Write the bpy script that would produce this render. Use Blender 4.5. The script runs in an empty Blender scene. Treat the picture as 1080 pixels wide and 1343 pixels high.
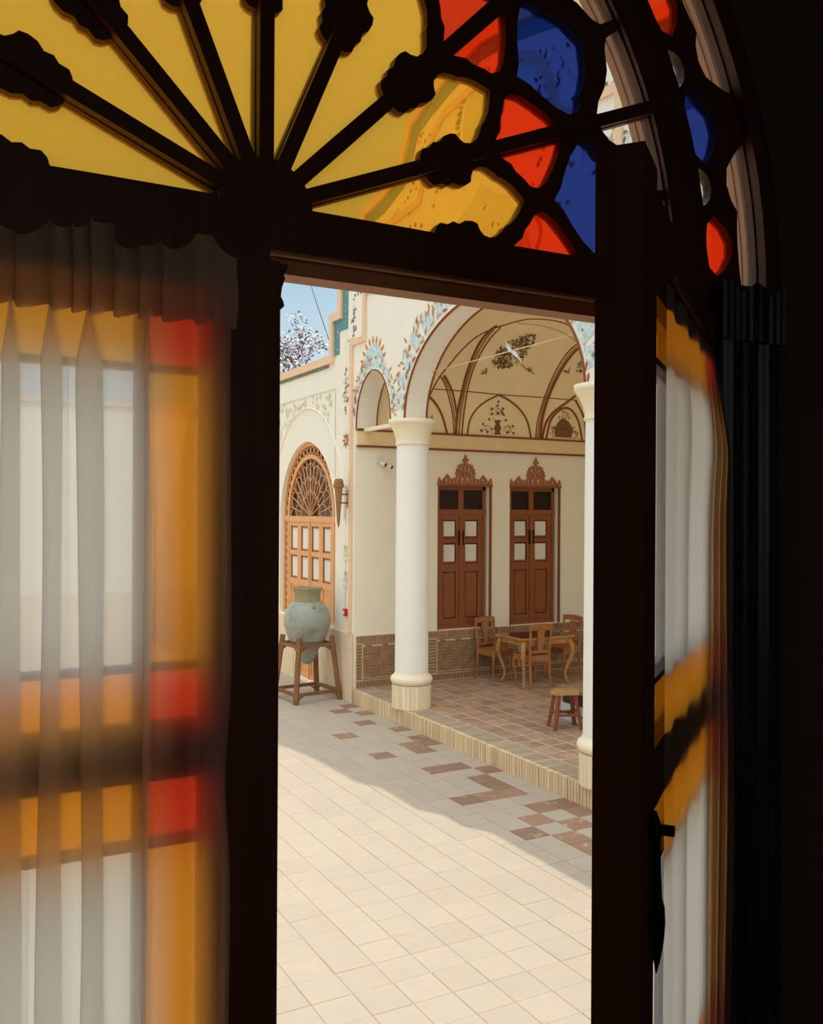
import bpy, bmesh, math, random
from mathutils import Vector, Matrix
from mathutils.geometry import tessellate_polygon
random.seed(7)
sc = bpy.context.scene
COL = sc.collection
sin, cos, pi, rad = math.sin, math.cos, math.pi, math.radians

# ------------------------------------------------------------------ camera
F = 1195.0
YAW, PIT, ROLL = rad(28.55), rad(-0.02), rad(0.3)
CAM = Vector((0, 0, 2.7))
_f = Vector((sin(YAW) * cos(PIT), cos(YAW) * cos(PIT), sin(PIT)))
_r0 = Vector((cos(YAW), -sin(YAW), 0)); _u0 = _r0.cross(_f)
_r = cos(ROLL) * _r0 + sin(ROLL) * _u0
_u = -sin(ROLL) * _r0 + cos(ROLL) * _u0
cd = bpy.data.cameras.new('camera'); cam = bpy.data.objects.new('camera', cd); COL.objects.link(cam)
cd.sensor_fit = 'HORIZONTAL'; cd.sensor_width = 36; cd.lens = 36 * F / 1080; cd.clip_start = 0.02; cd.clip_end = 500
m = Matrix((( _r.x, _u.x, -_f.x, CAM.x), (_r.y, _u.y, -_f.y, CAM.y), (_r.z, _u.z, -_f.z, CAM.z), (0, 0, 0, 1)))
cam.matrix_world = m
sc.camera = cam

# ------------------------------------------------------------------ world, sun, exposure
w = bpy.data.worlds.new('world'); sc.world = w; w.use_nodes = True
nt = w.node_tree; nt.nodes.clear()
tc = nt.nodes.new('ShaderNodeTexCoord'); sp = nt.nodes.new('ShaderNodeSeparateXYZ')
rp = nt.nodes.new('ShaderNodeValToRGB'); bg = nt.nodes.new('ShaderNodeBackground'); ow = nt.nodes.new('ShaderNodeOutputWorld')
nt.links.new(tc.outputs['Generated'], sp.inputs[0]); nt.links.new(sp.outputs['Z'], rp.inputs[0])
nt.links.new(bg.outputs[0], ow.inputs[0])
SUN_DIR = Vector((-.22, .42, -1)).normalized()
# blue sky with a wide pale glow added round the sun as fill light
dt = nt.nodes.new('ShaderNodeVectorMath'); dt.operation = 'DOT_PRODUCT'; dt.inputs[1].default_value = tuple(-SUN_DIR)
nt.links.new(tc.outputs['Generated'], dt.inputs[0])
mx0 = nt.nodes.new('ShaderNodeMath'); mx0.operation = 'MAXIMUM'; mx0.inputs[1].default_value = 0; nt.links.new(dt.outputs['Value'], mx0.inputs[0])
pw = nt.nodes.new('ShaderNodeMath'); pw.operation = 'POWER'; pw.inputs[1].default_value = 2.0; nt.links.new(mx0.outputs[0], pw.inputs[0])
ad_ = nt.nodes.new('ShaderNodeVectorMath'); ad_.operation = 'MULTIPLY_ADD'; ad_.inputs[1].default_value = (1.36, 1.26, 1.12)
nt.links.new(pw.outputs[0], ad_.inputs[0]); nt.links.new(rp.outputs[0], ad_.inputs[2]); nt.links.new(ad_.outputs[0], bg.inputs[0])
e = rp.color_ramp.elements
e[0].position = 0.0; e[0].color = (.51, .57, .61, 1)
e[1].position = 1.0; e[1].color = (.37, .48, .59, 1)
k = rp.color_ramp.elements.new(0.28); k.color = (.245, .365, .445, 1)
bg.inputs[1].default_value = 1.0
sd = bpy.data.lights.new('sun', 'SUN'); so = bpy.data.objects.new('sun', sd); COL.objects.link(so)
sd.energy = 1.45; sd.color = (1, .93, .82); sd.angle = rad(0.53)
so.rotation_euler = SUN_DIR.to_track_quat('-Z', 'Y').to_euler(); so.location = (8, -8, 20)
vs = sc.view_settings
vs.view_transform = 'Standard'; vs.look = 'None'; vs.exposure = 0.70; vs.gamma = 1.0; vs.use_curve_mapping = False

# ------------------------------------------------------------------ pixel -> place
def ray(x, y): return _f * F + _r * (x - 540) + _u * (671.5 - y)
def onX(x, y, X): d = ray(x, y); return CAM + d * ((X - CAM.x) / d.x)
def onY(x, y, Y): d = ray(x, y); return CAM + d * ((Y - CAM.y) / d.y)
def onZ(x, y, Z): d = ray(x, y); return CAM + d * ((Z - CAM.z) / d.z)
def toPx(p):
    q = Vector(p) - CAM; d = q.dot(_f)
    return (540 + F * q.dot(_r) / d, 671.5 - F * q.dot(_u) / d, d)

# ------------------------------------------------------------------ materials
def lin(v):
    v /= 255.0
    return v / 12.92 if v <= .04045 else ((v + .055) / 1.055) ** 2.4
def C(r, g, b): return (lin(r), lin(g), lin(b), 1)
MATS = {}
def mat(name, col, rough=.7, var=0.0, scale=8.0, bump=0.0, rnd=0.0, metal=0.0, col2=None, spec=.3, stretch=None, thr=None, sheen=0):
    if name in MATS: return MATS[name]
    m = bpy.data.materials.new(name); m.use_nodes = True; n = m.node_tree; b = n.nodes['Principled BSDF']
    b.inputs['Roughness'].default_value = rough; b.inputs['Metallic'].default_value = metal
    b.inputs['Specular IOR Level'].default_value = spec
    if sheen: b.inputs['Sheen Weight'].default_value = sheen
    cur = None
    def rgb(c):
        q = n.nodes.new('ShaderNodeRGB'); q.outputs[0].default_value = c; return q.outputs[0]
    cur = rgb(col)
    if var or col2 or bump:
        t = n.nodes.new('ShaderNodeTexCoord'); mp = n.nodes.new('ShaderNodeMapping'); n.links.new(t.outputs['Object'], mp.inputs[0])
        if stretch: mp.inputs['Scale'].default_value = stretch
        if rnd:
            oi0 = n.nodes.new('ShaderNodeObjectInfo'); n.links.new(oi0.outputs['Location'], mp.inputs['Location'])
        nz = n.nodes.new('ShaderNodeTexNoise'); nz.inputs['Scale'].default_value = scale; nz.inputs['Detail'].default_value = 6; nz.inputs['Roughness'].default_value = .65
        n.links.new(mp.outputs[0], nz.inputs['Vector'])
        if col2:
            rm = n.nodes.new('ShaderNodeMapRange'); lo, hi = thr or (.35, .65)
            rm.inputs['From Min'].default_value = lo; rm.inputs['From Max'].default_value = hi
            n.links.new(nz.outputs[0], rm.inputs[0])
            mx = n.nodes.new('ShaderNodeMix'); mx.data_type = 'RGBA'; n.links.new(rm.outputs[0], mx.inputs[0])
            n.links.new(cur, mx.inputs[6]); mx.inputs[7].default_value = col2; cur = mx.outputs[2]
        if var:
            mr = n.nodes.new('ShaderNodeMapRange'); mr.inputs['From Min'].default_value = .25; mr.inputs['From Max'].default_value = .75
            mr.inputs['To Min'].default_value = 1 - var; mr.inputs['To Max'].default_value = 1 + var
            n.links.new(nz.outputs[0], mr.inputs[0])
            hv = n.nodes.new('ShaderNodeHueSaturation'); n.links.new(mr.outputs[0], hv.inputs['Value']); n.links.new(cur, hv.inputs['Color']); cur = hv.outputs[0]
        if bump:
            bp = n.nodes.new('ShaderNodeBump'); bp.inputs['Strength'].default_value = bump; bp.inputs['Distance'].default_value = .01
            n.links.new(nz.outputs[0], bp.inputs['Height']); n.links.new(bp.outputs[0], b.inputs['Normal'])
    if rnd:
        oi = n.nodes.new('ShaderNodeObjectInfo'); mr = n.nodes.new('ShaderNodeMapRange')
        mr.inputs['To Min'].default_value = 1 - rnd; mr.inputs['To Max'].default_value = 1 + rnd
        n.links.new(oi.outputs['Random'], mr.inputs[0])
        hv = n.nodes.new('ShaderNodeHueSaturation'); n.links.new(mr.outputs[0], hv.inputs['Value']); n.links.new(cur, hv.inputs['Color']); cur = hv.outputs[0]
    n.links.new(cur, b.inputs['Base Color'])
    MATS[name] = m
    return m
def glass(name, tint, transl=.2, tcol=None, gloss=.03):
    m = bpy.data.materials.new(name); m.use_nodes = True; n = m.node_tree; n.nodes.clear()
    o = n.nodes.new('ShaderNodeOutputMaterial'); t = n.nodes.new('ShaderNodeBsdfTransparent'); t.inputs[0].default_value = tint
    tl = n.nodes.new('ShaderNodeBsdfTranslucent'); tl.inputs[0].default_value = tcol or tint
    g = n.nodes.new('ShaderNodeBsdfGlossy'); g.inputs['Roughness'].default_value = .08
    a = n.nodes.new('ShaderNodeMixShader'); a.inputs[0].default_value = transl
    n.links.new(t.outputs[0], a.inputs[1]); n.links.new(tl.outputs[0], a.inputs[2])
    b = n.nodes.new('ShaderNodeMixShader'); b.inputs[0].default_value = gloss
    n.links.new(a.outputs[0], b.inputs[1]); n.links.new(g.outputs[0], b.inputs[2]); n.links.new(b.outputs[0], o.inputs[0])
    return m
def sheer(name, col, transp, transl):
    m = bpy.data.materials.new(name); m.use_nodes = True; n = m.node_tree; n.nodes.clear()
    o = n.nodes.new('ShaderNodeOutputMaterial'); t = n.nodes.new('ShaderNodeBsdfTransparent'); t.inputs[0].default_value = (1, .99, .97, 1)
    tl = n.nodes.new('ShaderNodeBsdfTranslucent'); tl.inputs[0].default_value = col
    d = n.nodes.new('ShaderNodeBsdfDiffuse'); d.inputs[0].default_value = col
    a = n.nodes.new('ShaderNodeMixShader'); a.inputs[0].default_value = transl
    n.links.new(d.outputs[0], a.inputs[1]); n.links.new(tl.outputs[0], a.inputs[2])
    b = n.nodes.new('ShaderNodeMixShader'); b.inputs[0].default_value = transp
    n.links.new(a.outputs[0], b.inputs[1]); n.links.new(t.outputs[0], b.inputs[2]); n.links.new(b.outputs[0], o.inputs[0])
    return m
DARKWOOD = mat('dark_brown_wood', C(96, 56, 34), .45, .25, 6, .1, stretch=(6, 6, .6))
LITWOOD = mat('lit_arch_wood', C(184, 128, 84), .55, .12, 14, .15)  # lighter copy of the frame wood, daylight on soffits put into the colour
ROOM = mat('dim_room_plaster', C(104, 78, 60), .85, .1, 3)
PLASTER = mat('cream_plaster', C(241, 233, 216), .85, .035, 2.2, .06)
ENDPL = mat('warm_cream_plaster', C(247, 238, 214), .85, .03, 2.0, .06)
TAN = mat('tan_plaster', C(240, 212, 164), .85, .05, 2.5, .05)
VAULT = mat('buff_vault_plaster', C(251, 230, 184), .85, .05, 2.0, .05)
PEACH = mat('peach_moulding', C(234, 198, 162), .8, .05, 6, .05)
BROWNLINE = mat('brown_painted_line', C(140, 80, 40), .8, .1, 10)
WHITECOL = mat('white_plaster', C(240, 236, 226), .8, .03, 3, .06)
CAPITAL = mat('ivory_plaster', C(242, 228, 196), .8, .03, 3, .06)
BLUETILE = mat('teal_tile', C(92, 138, 142), .5, .3, 22, .1, col2=C(190, 180, 150), thr=(.58, .66))
DENTIL = mat('dark_patterned_tile', C(92, 104, 92), .6, .2, 40, col2=C(200, 180, 150), thr=(.52, .6))
DOORWOOD = mat('red_brown_door_wood', C(146, 84, 44), .45, .28, 5, .12, stretch=(9, 9, .7))
DOORDARK = mat('dark_recess_wood', C(62, 30, 14), .5, .2, 6)
HONEY = mat('honey_wood', C(222, 162, 106), .5, .15, 6, .08, stretch=(8, 8, .8))
CHAIRWOOD = mat('worn_chair_wood', C(176, 116, 68), .4, .2, 8, .06)
TABLEWOOD = mat('golden_table_wood', C(200, 142, 84), .4, .2, 8, .06)
TABLETOP = mat('dark_polished_top', C(58, 32, 18), .25, .15, 8, spec=.5)
STOOLWOOD = mat('red_stool_wood', C(140, 78, 44), .5, .25, 10, .1)
DARKGLASS = mat('dark_window_glass', C(44, 28, 18), .3, spec=.2)
LACE = mat('white_door_curtain', C(232, 224, 210), .9, .1, 30, stretch=(30, 30, .5))
BRICK = mat('buff_brick', C(158, 122, 88), .9, .12, 60, .2, rnd=.16, stretch=(.12, .03, .04))
MORTAR = mat('pale_mortar', C(230, 210, 176), .95, .06, 14, .2)
STEPBRICK = mat('pale_step_brick', C(222, 198, 158), .9, .10, 45, .3, rnd=.16, stretch=(.06, .037, .2), col2=C(190, 150, 110), thr=(.55, .75))
PLINTHBRICK = mat('pale_plinth_brick', C(234, 218, 184), .9, .08, 45, .2, rnd=.1, stretch=(.05, .05, .3))
TILE = mat('pale_courtyard_tile', C(180, 166, 149), .9, .05, 5, .25, rnd=.03, col2=C(176, 152, 122), thr=(.56, .8))
TILEBROWN = mat('worn_brown_tile', C(152, 119, 96), .9, .10, 8, .3, rnd=.12, col2=C(178, 162, 144), thr=(.57, .66))
GROUT = mat('courtyard_grout', C(178, 160, 136), .95, .08, 9, .2)
PTILE = mat('portico_brown_tile', C(172, 140, 116), .85, .16, 8, .3, rnd=.16, col2=C(190, 160, 136), thr=(.5, .75))
PGROUT = mat('portico_grout', C(222, 200, 174), .95, .1, 12, .2)
STONE = mat('pale_dado_stone', C(228, 208, 178), .9, .1, 5, .3, col2=C(206, 178, 144), thr=(.5, .75))
JAR = mat('blue_green_glaze', C(158, 162, 150), .42, .16, 4, .12, col2=C(118, 126, 100), thr=(.5, .7))
JARNECK = mat('olive_clay', C(150, 140, 108), .6, .18, 9, .12)
IRON = mat('black_iron', C(26, 20, 18), .5, metal=.6)
BRASS = mat('aged_brass', C(150, 112, 60), .4, .2, 20, metal=.7)
RED = mat('red_plastic', C(190, 30, 24), .4)
WHITEP = mat('white_enamel', C(232, 230, 224), .4)
GREYP = mat('dull_white_paint', C(196, 200, 204), .7, .08, 8)
BLACKP = mat('charcoal_panel', C(50, 42, 36), .5, .1, 8)
DRAPE = mat('navy_satin', C(26, 27, 36), .38, .2, 6, sheen=.2, spec=.5)
BARK = mat('grey_bark', C(120, 92, 84), .9, .2, 10)
BLOSSOM = mat('white_blossom', C(238, 224, 220), .9)
BUD = mat('dark_leaf', C(86, 70, 62), .9)
P_BLUE = mat('paint_sky_blue', C(182, 206, 206), .85, .10, 14, col2=C(224, 226, 220), thr=(.44, .62))
P_ORANGE = mat('paint_ochre', C(206, 132, 72), .85, .1, 12)
P_DARK = mat('paint_umber', C(96, 64, 38), .85, .12, 14)
P_WHITE = mat('paint_white', C(236, 232, 222), .85)
P_RED = mat('paint_rust_red', C(176, 84, 60), .85)
P_GREEN = mat('paint_olive', C(132, 138, 84), .85, .15, 20)
P_PALE = mat('paint_pale_sage', C(218, 212, 176), .85, .05, 16)
P_BROWN = mat('paint_brown', C(132, 92, 54), .85, .15, 16)
P_ROSE = mat('paint_rose', C(214, 160, 140), .85)
PAINTS = [P_BLUE, P_ORANGE, P_DARK, P_WHITE, P_RED, P_GREEN, P_PALE, P_ROSE, P_BROWN]
AMBER = glass('amber_glass', (1, .70, .22, 1), .22, (1, .64, .17, 1))
AMBER2 = glass('deep_amber_glass', (1, .62, .12, 1), .14, (1, .6, .12, 1))
REDG = glass('red_glass', (.97, .22, .09, 1), .12, (.97, .22, .09, 1))
BLUEG = glass('blue_glass', (.16, .23, .56, 1), .06, (.16, .23, .56, 1), .03)
CLEARG = glass('clear_glass', (.985, .985, .975, 1), .02, gloss=.015)
MILKG = glass('white_glass', (.98, .99, .99, 1), .16, (.94, .95, .95, 1))
SHEER = sheer('white_sheer_fabric', (.94, .92, .88, 1), .30, .86)
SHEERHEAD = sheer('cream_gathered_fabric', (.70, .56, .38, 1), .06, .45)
SHEERR = sheer('cream_curtain_fabric', (.94, .90, .82, 1), .12, .90)

# ------------------------------------------------------------------ mesh helpers
ORG = {}
class B:
    def __init__(s): s.v = []; s.f = []; s.mi = []
    def add(s, vs, fs, m=0):
        o = len(s.v); s.v += [Vector(p) for p in vs]; s.f += [tuple(i + o for i in f) for f in fs]; s.mi += [m] * len(fs); return s
    def hexa(s, p, m=0): return s.add(p, [(0, 3, 2, 1), (4, 5, 6, 7), (0, 1, 5, 4), (1, 2, 6, 5), (2, 3, 7, 6), (3, 0, 4, 7)], m)
    def box(s, x0, x1, y0, y1, z0, z1, m=0, fm=None):
        p = [(x0, y0, z0), (x1, y0, z0), (x1, y1, z0), (x0, y1, z0), (x0, y0, z1), (x1, y0, z1), (x1, y1, z1), (x0, y1, z1)]
        if fm: p = [fm(*q) for q in p]
        return s.hexa(p, m)
    def beam(s, a, b, w, h, up=(0, 0, 1), m=0):
        a, b = Vector(a), Vector(b); d = (b - a).normalized(); u = Vector(up)
        sd = d.cross(u)
        if sd.length < 1e-4: sd = d.cross(Vector((1, 0, 0)))
        sd.normalize(); u = sd.cross(d); sd *= w / 2; u = u * h / 2
        return s.hexa([a - sd - u, a + sd - u, a + sd + u, a - sd + u, b - sd - u, b + sd - u, b + sd + u, b - sd + u], m)
    def tube(s, pts, r, n=8, m=0, cap=True):
        pts = [Vector(p) for p in pts]; N = len(pts)
        rs = r if isinstance(r, (list, tuple)) else [r] * N
        vs, fs = [], []; ref = None
        for i, p in enumerate(pts):
            d = (pts[min(i + 1, N - 1)] - pts[max(i - 1, 0)]).normalized()
            if ref is None: ref = Vector((0, 0, 1)) if abs(d.z) < .9 else Vector((1, 0, 0))
            a = d.cross(ref)
            if a.length < 1e-5: a = d.orthogonal()
            a.normalize(); b = a.cross(d); ref = b if abs(d.dot(b)) < .99 else ref
            for j in range(n):
                t = 2 * pi * (j + .5) / n; vs.append(p + a * (rs[i] * cos(t)) + b * (rs[i] * sin(t)))
        for i in range(N - 1):
            for j in range(n): k = (j + 1) % n; fs.append((i * n + j, i * n + k, (i + 1) * n + k, (i + 1) * n + j))
        if cap: fs.append(tuple(range(n))); fs.append(tuple((N - 1) * n + j for j in range(n))[::-1])
        return s.add(vs, fs, m)
    def lathe(s, prof, c=(0, 0, 0), n=32, m=0):
        vs, fs = [], []
        for r, z in prof:
            for j in range(n): t = 2 * pi * j / n; vs.append((c[0] + r * cos(t), c[1] + r * sin(t), c[2] + z))
        for i in range(len(prof) - 1):
            for j in range(n): k = (j + 1) % n; fs.append((i * n + j, i * n + k, (i + 1) * n + k, (i + 1) * n + j))
        return s.add(vs, fs, m)
    def plate(s, outer, holes, d0, d1, fm, m=0):
        loops = [outer] + list(holes)
        tris = tessellate_polygon([[Vector((p[0], p[1], 0)) for p in L] for L in loops])
        flat = [p for L in loops for p in L]; N = len(flat)
        vs = [fm(p[0], p[1], d0) for p in flat] + [fm(p[0], p[1], d1) for p in flat]
        fs = [tuple(t) for t in tris] + [tuple(i + N for i in t)[::-1] for t in tris]
        o = 0
        for L in loops:
            n = len(L)
            for i in range(n): j = (i + 1) % n; fs.append((o + i, o + j, o + j + N, o + i + N))
            o += n
        return s.add(vs, fs, m)
    def flat(s, outer, fm, m=0):
        tris = tessellate_polygon([[Vector((p[0], p[1], 0)) for p in outer]])
        return s.add([fm(*p) for p in outer], [tuple(t) for t in tris], m)
    def grid(s, rows, m=0):
        nr, nc = len(rows), len(rows[0])
        return s.add([p for r in rows for p in r], [(i * nc + j, i * nc + j + 1, (i + 1) * nc + j + 1, (i + 1) * nc + j) for i in range(nr - 1) for j in range(nc - 1)], m)
    def build(s, name, mats, parent=None, smooth=False, local=False, recalc=True):
        mats = mats if isinstance(mats, (list, tuple)) else [mats]
        if parent is not None: off = Vector((0, 0, 0)) if local else ORG[parent]
        elif local: off = Vector((0, 0, 0))
        else:
            xs = [p.x for p in s.v]; ys = [p.y for p in s.v]; zs = [p.z for p in s.v]
            off = Vector(((min(xs) + max(xs)) / 2, (min(ys) + max(ys)) / 2, min(zs)))
        me = bpy.data.meshes.new(name); me.from_pydata([tuple(p - off) for p in s.v], [], s.f)
        for q in mats: me.materials.append(q)
        me.polygons.foreach_set('material_index', s.mi)
        if smooth: me.polygons.foreach_set('use_smooth', [True] * len(me.polygons))
        if recalc:
            bm = bmesh.new(); bm.from_mesh(me); bmesh.ops.recalc_face_normals(bm, faces=bm.faces); bm.to_mesh(me); bm.free()
        me.update()
        o = bpy.data.objects.new(name, me); COL.objects.link(o)
        if parent is not None: o.parent = parent; ORG[o] = ORG[parent]
        else: o.location = off; ORG[o] = off
        return o
def tag(o, label=None, cat=None, group=None, kind=None):
    if label: o['label'] = label
    if cat: o['category'] = cat
    if group: o['group'] = group
    if kind: o['kind'] = kind
    return o
def empty(name, loc, label=None, cat=None, kind=None, group=None, rz=0):
    o = bpy.data.objects.new(name, None); COL.objects.link(o); o.location = loc; o.rotation_euler = (0, 0, rz); o.empty_display_size = .1
    ORG[o] = Vector(loc); return tag(o, label, cat, group, kind)
def arc(cx, cz, a, b, t0, t1, n): return [(cx + a * cos(rad(t0 + (t1 - t0) * i / n)), cz + b * sin(rad(t0 + (t1 - t0) * i / n))) for i in range(n + 1)]
def unit_cube(mt, name):
    b = B().box(-.5, .5, -.5, .5, -.5, .5)
    me = bpy.data.meshes.new(name); me.from_pydata([tuple(p) for p in b.v], [], b.f); me.materials.append(mt); me.update(); return me
def piece(name, me, parent, c, dims=(1, 1, 1), rz=0, tilt=(0, 0)):
    o = bpy.data.objects.new(name, me); COL.objects.link(o); o.parent = parent; o.location = Vector(c) - ORG[parent]; o.scale = dims
    o.rotation_euler = (tilt[0], tilt[1], rz); return o
fW = lambda u, v, w: (u, w, v)             # window plane: u = X, v = Z, w = Y
fF = lambda u, v, w: (w, u, v)             # facade plane: u = Y, v = Z, w = X

# ================================================================== SETTING: our room
ZF = 1.2
WY0, WY1 = 1.46, 1.56
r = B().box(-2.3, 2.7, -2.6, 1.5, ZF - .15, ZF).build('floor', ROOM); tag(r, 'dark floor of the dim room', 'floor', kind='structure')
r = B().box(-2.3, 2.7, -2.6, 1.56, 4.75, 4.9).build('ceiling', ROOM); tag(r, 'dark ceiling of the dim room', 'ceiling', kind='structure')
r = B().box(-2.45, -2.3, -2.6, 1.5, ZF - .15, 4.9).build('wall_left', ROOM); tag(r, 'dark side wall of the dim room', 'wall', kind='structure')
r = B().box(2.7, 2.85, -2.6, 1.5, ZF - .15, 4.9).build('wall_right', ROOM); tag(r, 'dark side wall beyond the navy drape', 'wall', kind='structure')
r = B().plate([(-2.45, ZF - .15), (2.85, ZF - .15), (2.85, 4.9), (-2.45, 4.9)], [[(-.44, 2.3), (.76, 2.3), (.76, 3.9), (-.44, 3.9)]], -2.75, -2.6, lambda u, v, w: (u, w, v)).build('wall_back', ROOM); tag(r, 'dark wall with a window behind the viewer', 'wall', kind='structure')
w2 = empty('fill_light_window', (.2, -2.68, 1.9), 'plain glazed window in the wall behind the viewer', 'window', 'structure')  # unseen opening, added to brighten the room's dark wood
for x0 in (-.44, .13, .70): B().box(x0, x0 + .06, -2.71, -2.65, 2.3, 3.9).build('mullion', DARKWOOD, w2)
for x0 in (-.38, .19): B().box(x0, x0 + .51, -2.685, -2.68, 2.3, 3.9).build('pane', CLEARG, w2)
HX, HZ = .52, 3.215
outer = [(-2.45, 0), (2.85, 0), (2.85, 4.9), (-2.45, 4.9)]
hole = [(-.46, ZF), (1.50, ZF), (1.50, 3.137), (1.74, 3.137), (1.76, 3.21)] + arc(HX, HZ, 1.255, 1.255, 0, 180, 48) + [(-.72, 3.21), (-.70, 3.137), (-.46, 3.137)]
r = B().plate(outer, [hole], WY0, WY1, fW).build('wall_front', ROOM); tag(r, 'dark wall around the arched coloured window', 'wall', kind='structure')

# ------------------------------------------------------------------ window_1: the fanlight
fan = empty('window_1', (HX, 1.5, 3.10), 'half-round coloured glass fanlight with dark radiating spokes over the doors', 'window', 'structure')
def P(rr, deg): return (HX + rr * cos(rad(deg)), HZ + rr * sin(rad(deg)))
tb = B(); tb.box(-.70, 1.74, 1.462, 1.556, 3.135, 3.212); tb.build('transom', DARKWOOD, fan)
tb = B(); tb.box(-.46, 1.50, 1.478, 1.53, 3.106, 3.135); tb.build('transom_rail', LITWOOD, fan)
tb = B().tube([(-.46, 1.463, 3.136), (1.5, 1.463, 3.136)], .0055, 8); tb.build('transom_bead', LITWOOD, fan, smooth=True)
def archring(r0, r1, y0, y1, n=64): return B().plate(arc(HX, HZ, r1, r1, 0, 180, n) + arc(HX, HZ, r0, r0, 180, 0, n), [], y0, y1, fW)
archring(.945, 1.045, 1.485, 1.508).build('inner_arch', DARKWOOD, fan)
archring(.945, 1.04, 1.508, 1.562).build('inner_arch_soffit', LITWOOD, fan)
archring(1.22, 1.27, 1.472, 1.505).build('outer_arch', DARKWOOD, fan)
archring(1.22, 1.268, 1.505, 1.562).build('outer_arch_soffit', LITWOOD, fan)
archring(.9435, .9445, 1.540, 1.5425).build('soffit_groove', DARKWOOD, fan); archring(1.2185, 1.2195, 1.540, 1.5425).build('soffit_groove', DARKWOOD, fan)
# panes, in polar form round the hub
amber = [(.088, 1.6), (.20, 7.0), (.30, 8.5), (.342, 8.9), (.346, 7.0), (.356, 5.6), (.372, 5.9), (.384, 5.0), (.398, 5.6), (.412, 4.6), (.428, 4.6), (.44, 5.2), (.444, 6.6),
         (.452, 7.9), (.466, 8.4), (.482, 8.0), (.497, 6.6), (.507, 5.4), (.517, 4.9), (.536, 3.2), (.56, 0)]
red = [(.524, 1.7), (.546, 3.6), (.552, 5.2), (.566, 6.6), (.582, 8.6), (.602, 9.0), (.625, 7.8), (.652, 5.2), (.673, 3.1), (.688, 1.4)]
blue = [(.636, 0), (.657, 2.0), (.672, 4.2), (.70, 7.2), (.728, 8.9), (.748, 9.1), (.765, 8.0), (.775, 6.4), (.79, 5.6), (.814, 3.4), (.836, 0)]
clear = [(.80, 1.1), (.815, 2.8), (.845, 4.4), (.868, 6.4), (.885, 9.2), (.9, 10.3), (.94, 10.6), (.941, 8), (.941, 5), (.941, 2.4), (.941, .9)]
holes, panes = [], []
def sym(pts, c): return [P(a, c + d) for a, d in pts] + [P(a, c - d) for a, d in reversed(pts) if d > 0]
for k in range(8):
    cmid = 11.25 + 22.5 * k
    panes.append((sym(amber, cmid), AMBER)); panes.append((sym(blue, cmid), BLUEG))
for k in range(9):
    for s in (1, -1):
        th = 22.5 * k
        if th + s * 5 < 0 or th + s * 5 > 180: continue
        panes.append(([P(a, th + s * d) for a, d in red], REDG))
        panes.append(([P(a, th + s * d) for a, d in clear], CLEARG))
def zclip(L, zmin): return [(x, max(z, zmin)) for x, z in L]
panes = [(zclip(L, HZ + .004), g) for L, g in panes]
lat = arc(HX, HZ, .944, .944, 0, 180, 72)
bb = B().plate(lat, [L for L, g in panes], 1.497, 1.522, fW); bb.build('lattice', DARKWOOD, fan)
for k in range(1, 8):
    a = 22.5 * k; d = Vector((cos(rad(a)), 0, sin(rad(a))))
    b0 = Vector((HX, 1.491, HZ)); sb = B().beam(b0 + d * .03, b0 + d * .95, .026, .03, up=(0, 1, 0))
    spk = sb.build('spoke', DARKWOOD, fan)
    for q in (.352, .392, .43):
        pass
hb = B().plate([P(.083, t) for t in range(0, 181, 12)], [], 1.4725, 1.50, fW); hb.build('hub', DARKWOOD, fan)
# outer ring of coloured glass
rp_ = []
cs = [5 + 170 / 12 * k for k in range(13)]
for i, c0 in enumerate(cs):
    g = REDG if i % 2 == 0 else BLUEG
    if i % 2 == 0: L = [(1.088, -3.6), (1.064, -2.6), (1.056, .2), (1.064, 2.6), (1.088, 3.6), (1.122, 2.2), (1.14, .6), (1.138, -.8), (1.118, -2.4)]
    else: L = [(1.085, -4.5), (1.06, -3.2), (1.052, 0), (1.056, 2.6), (1.07, 3.6), (1.08, 4.6), (1.10, 4.2), (1.106, 3.2), (1.138, 1.0), (1.14, -1), (1.118, -3)]
    rp_.append(([P(a, c0 + d) for a, d in L], g))
    if i < 12:
        mid = c0 + 170 / 24
        i_ = [(mid + 2.3 * cos(t), 1.05 + .040 * sin(t)) for t in [rad(q) for q in range(0, 181, 20)]]
        rp_.append(([P(q, a) for a, q in i_], CLEARG))
    if i % 2 == 0:
        ins = [(-11.3, 1.206), (-10.2, 1.176), (-9.0, 1.150), (-7.2, 1.142), (-5.4, 1.150), (-4.2, 1.166), (-2.2, 1.160), (0, 1.158), (2.2, 1.160), (4.2, 1.166), (5.4, 1.150), (7.2, 1.142), (9.0, 1.150), (10.2, 1.176), (11.3, 1.206)]
        ins = [(c0 + d_, q_) for d_, q_ in ins if .4 < c0 + d_ < 179.6]
        a0_, a1_ = ins[0][0], ins[-1][0]; n_ = 14
        rp_.append(([P(q_, a_) for a_, q_ in ins] + [P(1.216, a1_ + (a0_ - a1_) * q / n_) for q in range(n_ + 1)], CLEARG))
ringo = arc(HX, HZ, 1.221, 1.221, 0, 180, 90) + arc(HX, HZ, 1.044, 1.044, 180, 0, 90)
B().plate(ringo, [L for L, g in rp_], 1.497, 1.522, fW).build('ring_lattice', DARKWOOD, fan)
for L, g in panes + rp_:
    B().plate(L, [], 1.511, 1.515, fW).build('pane', g, fan)

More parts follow.
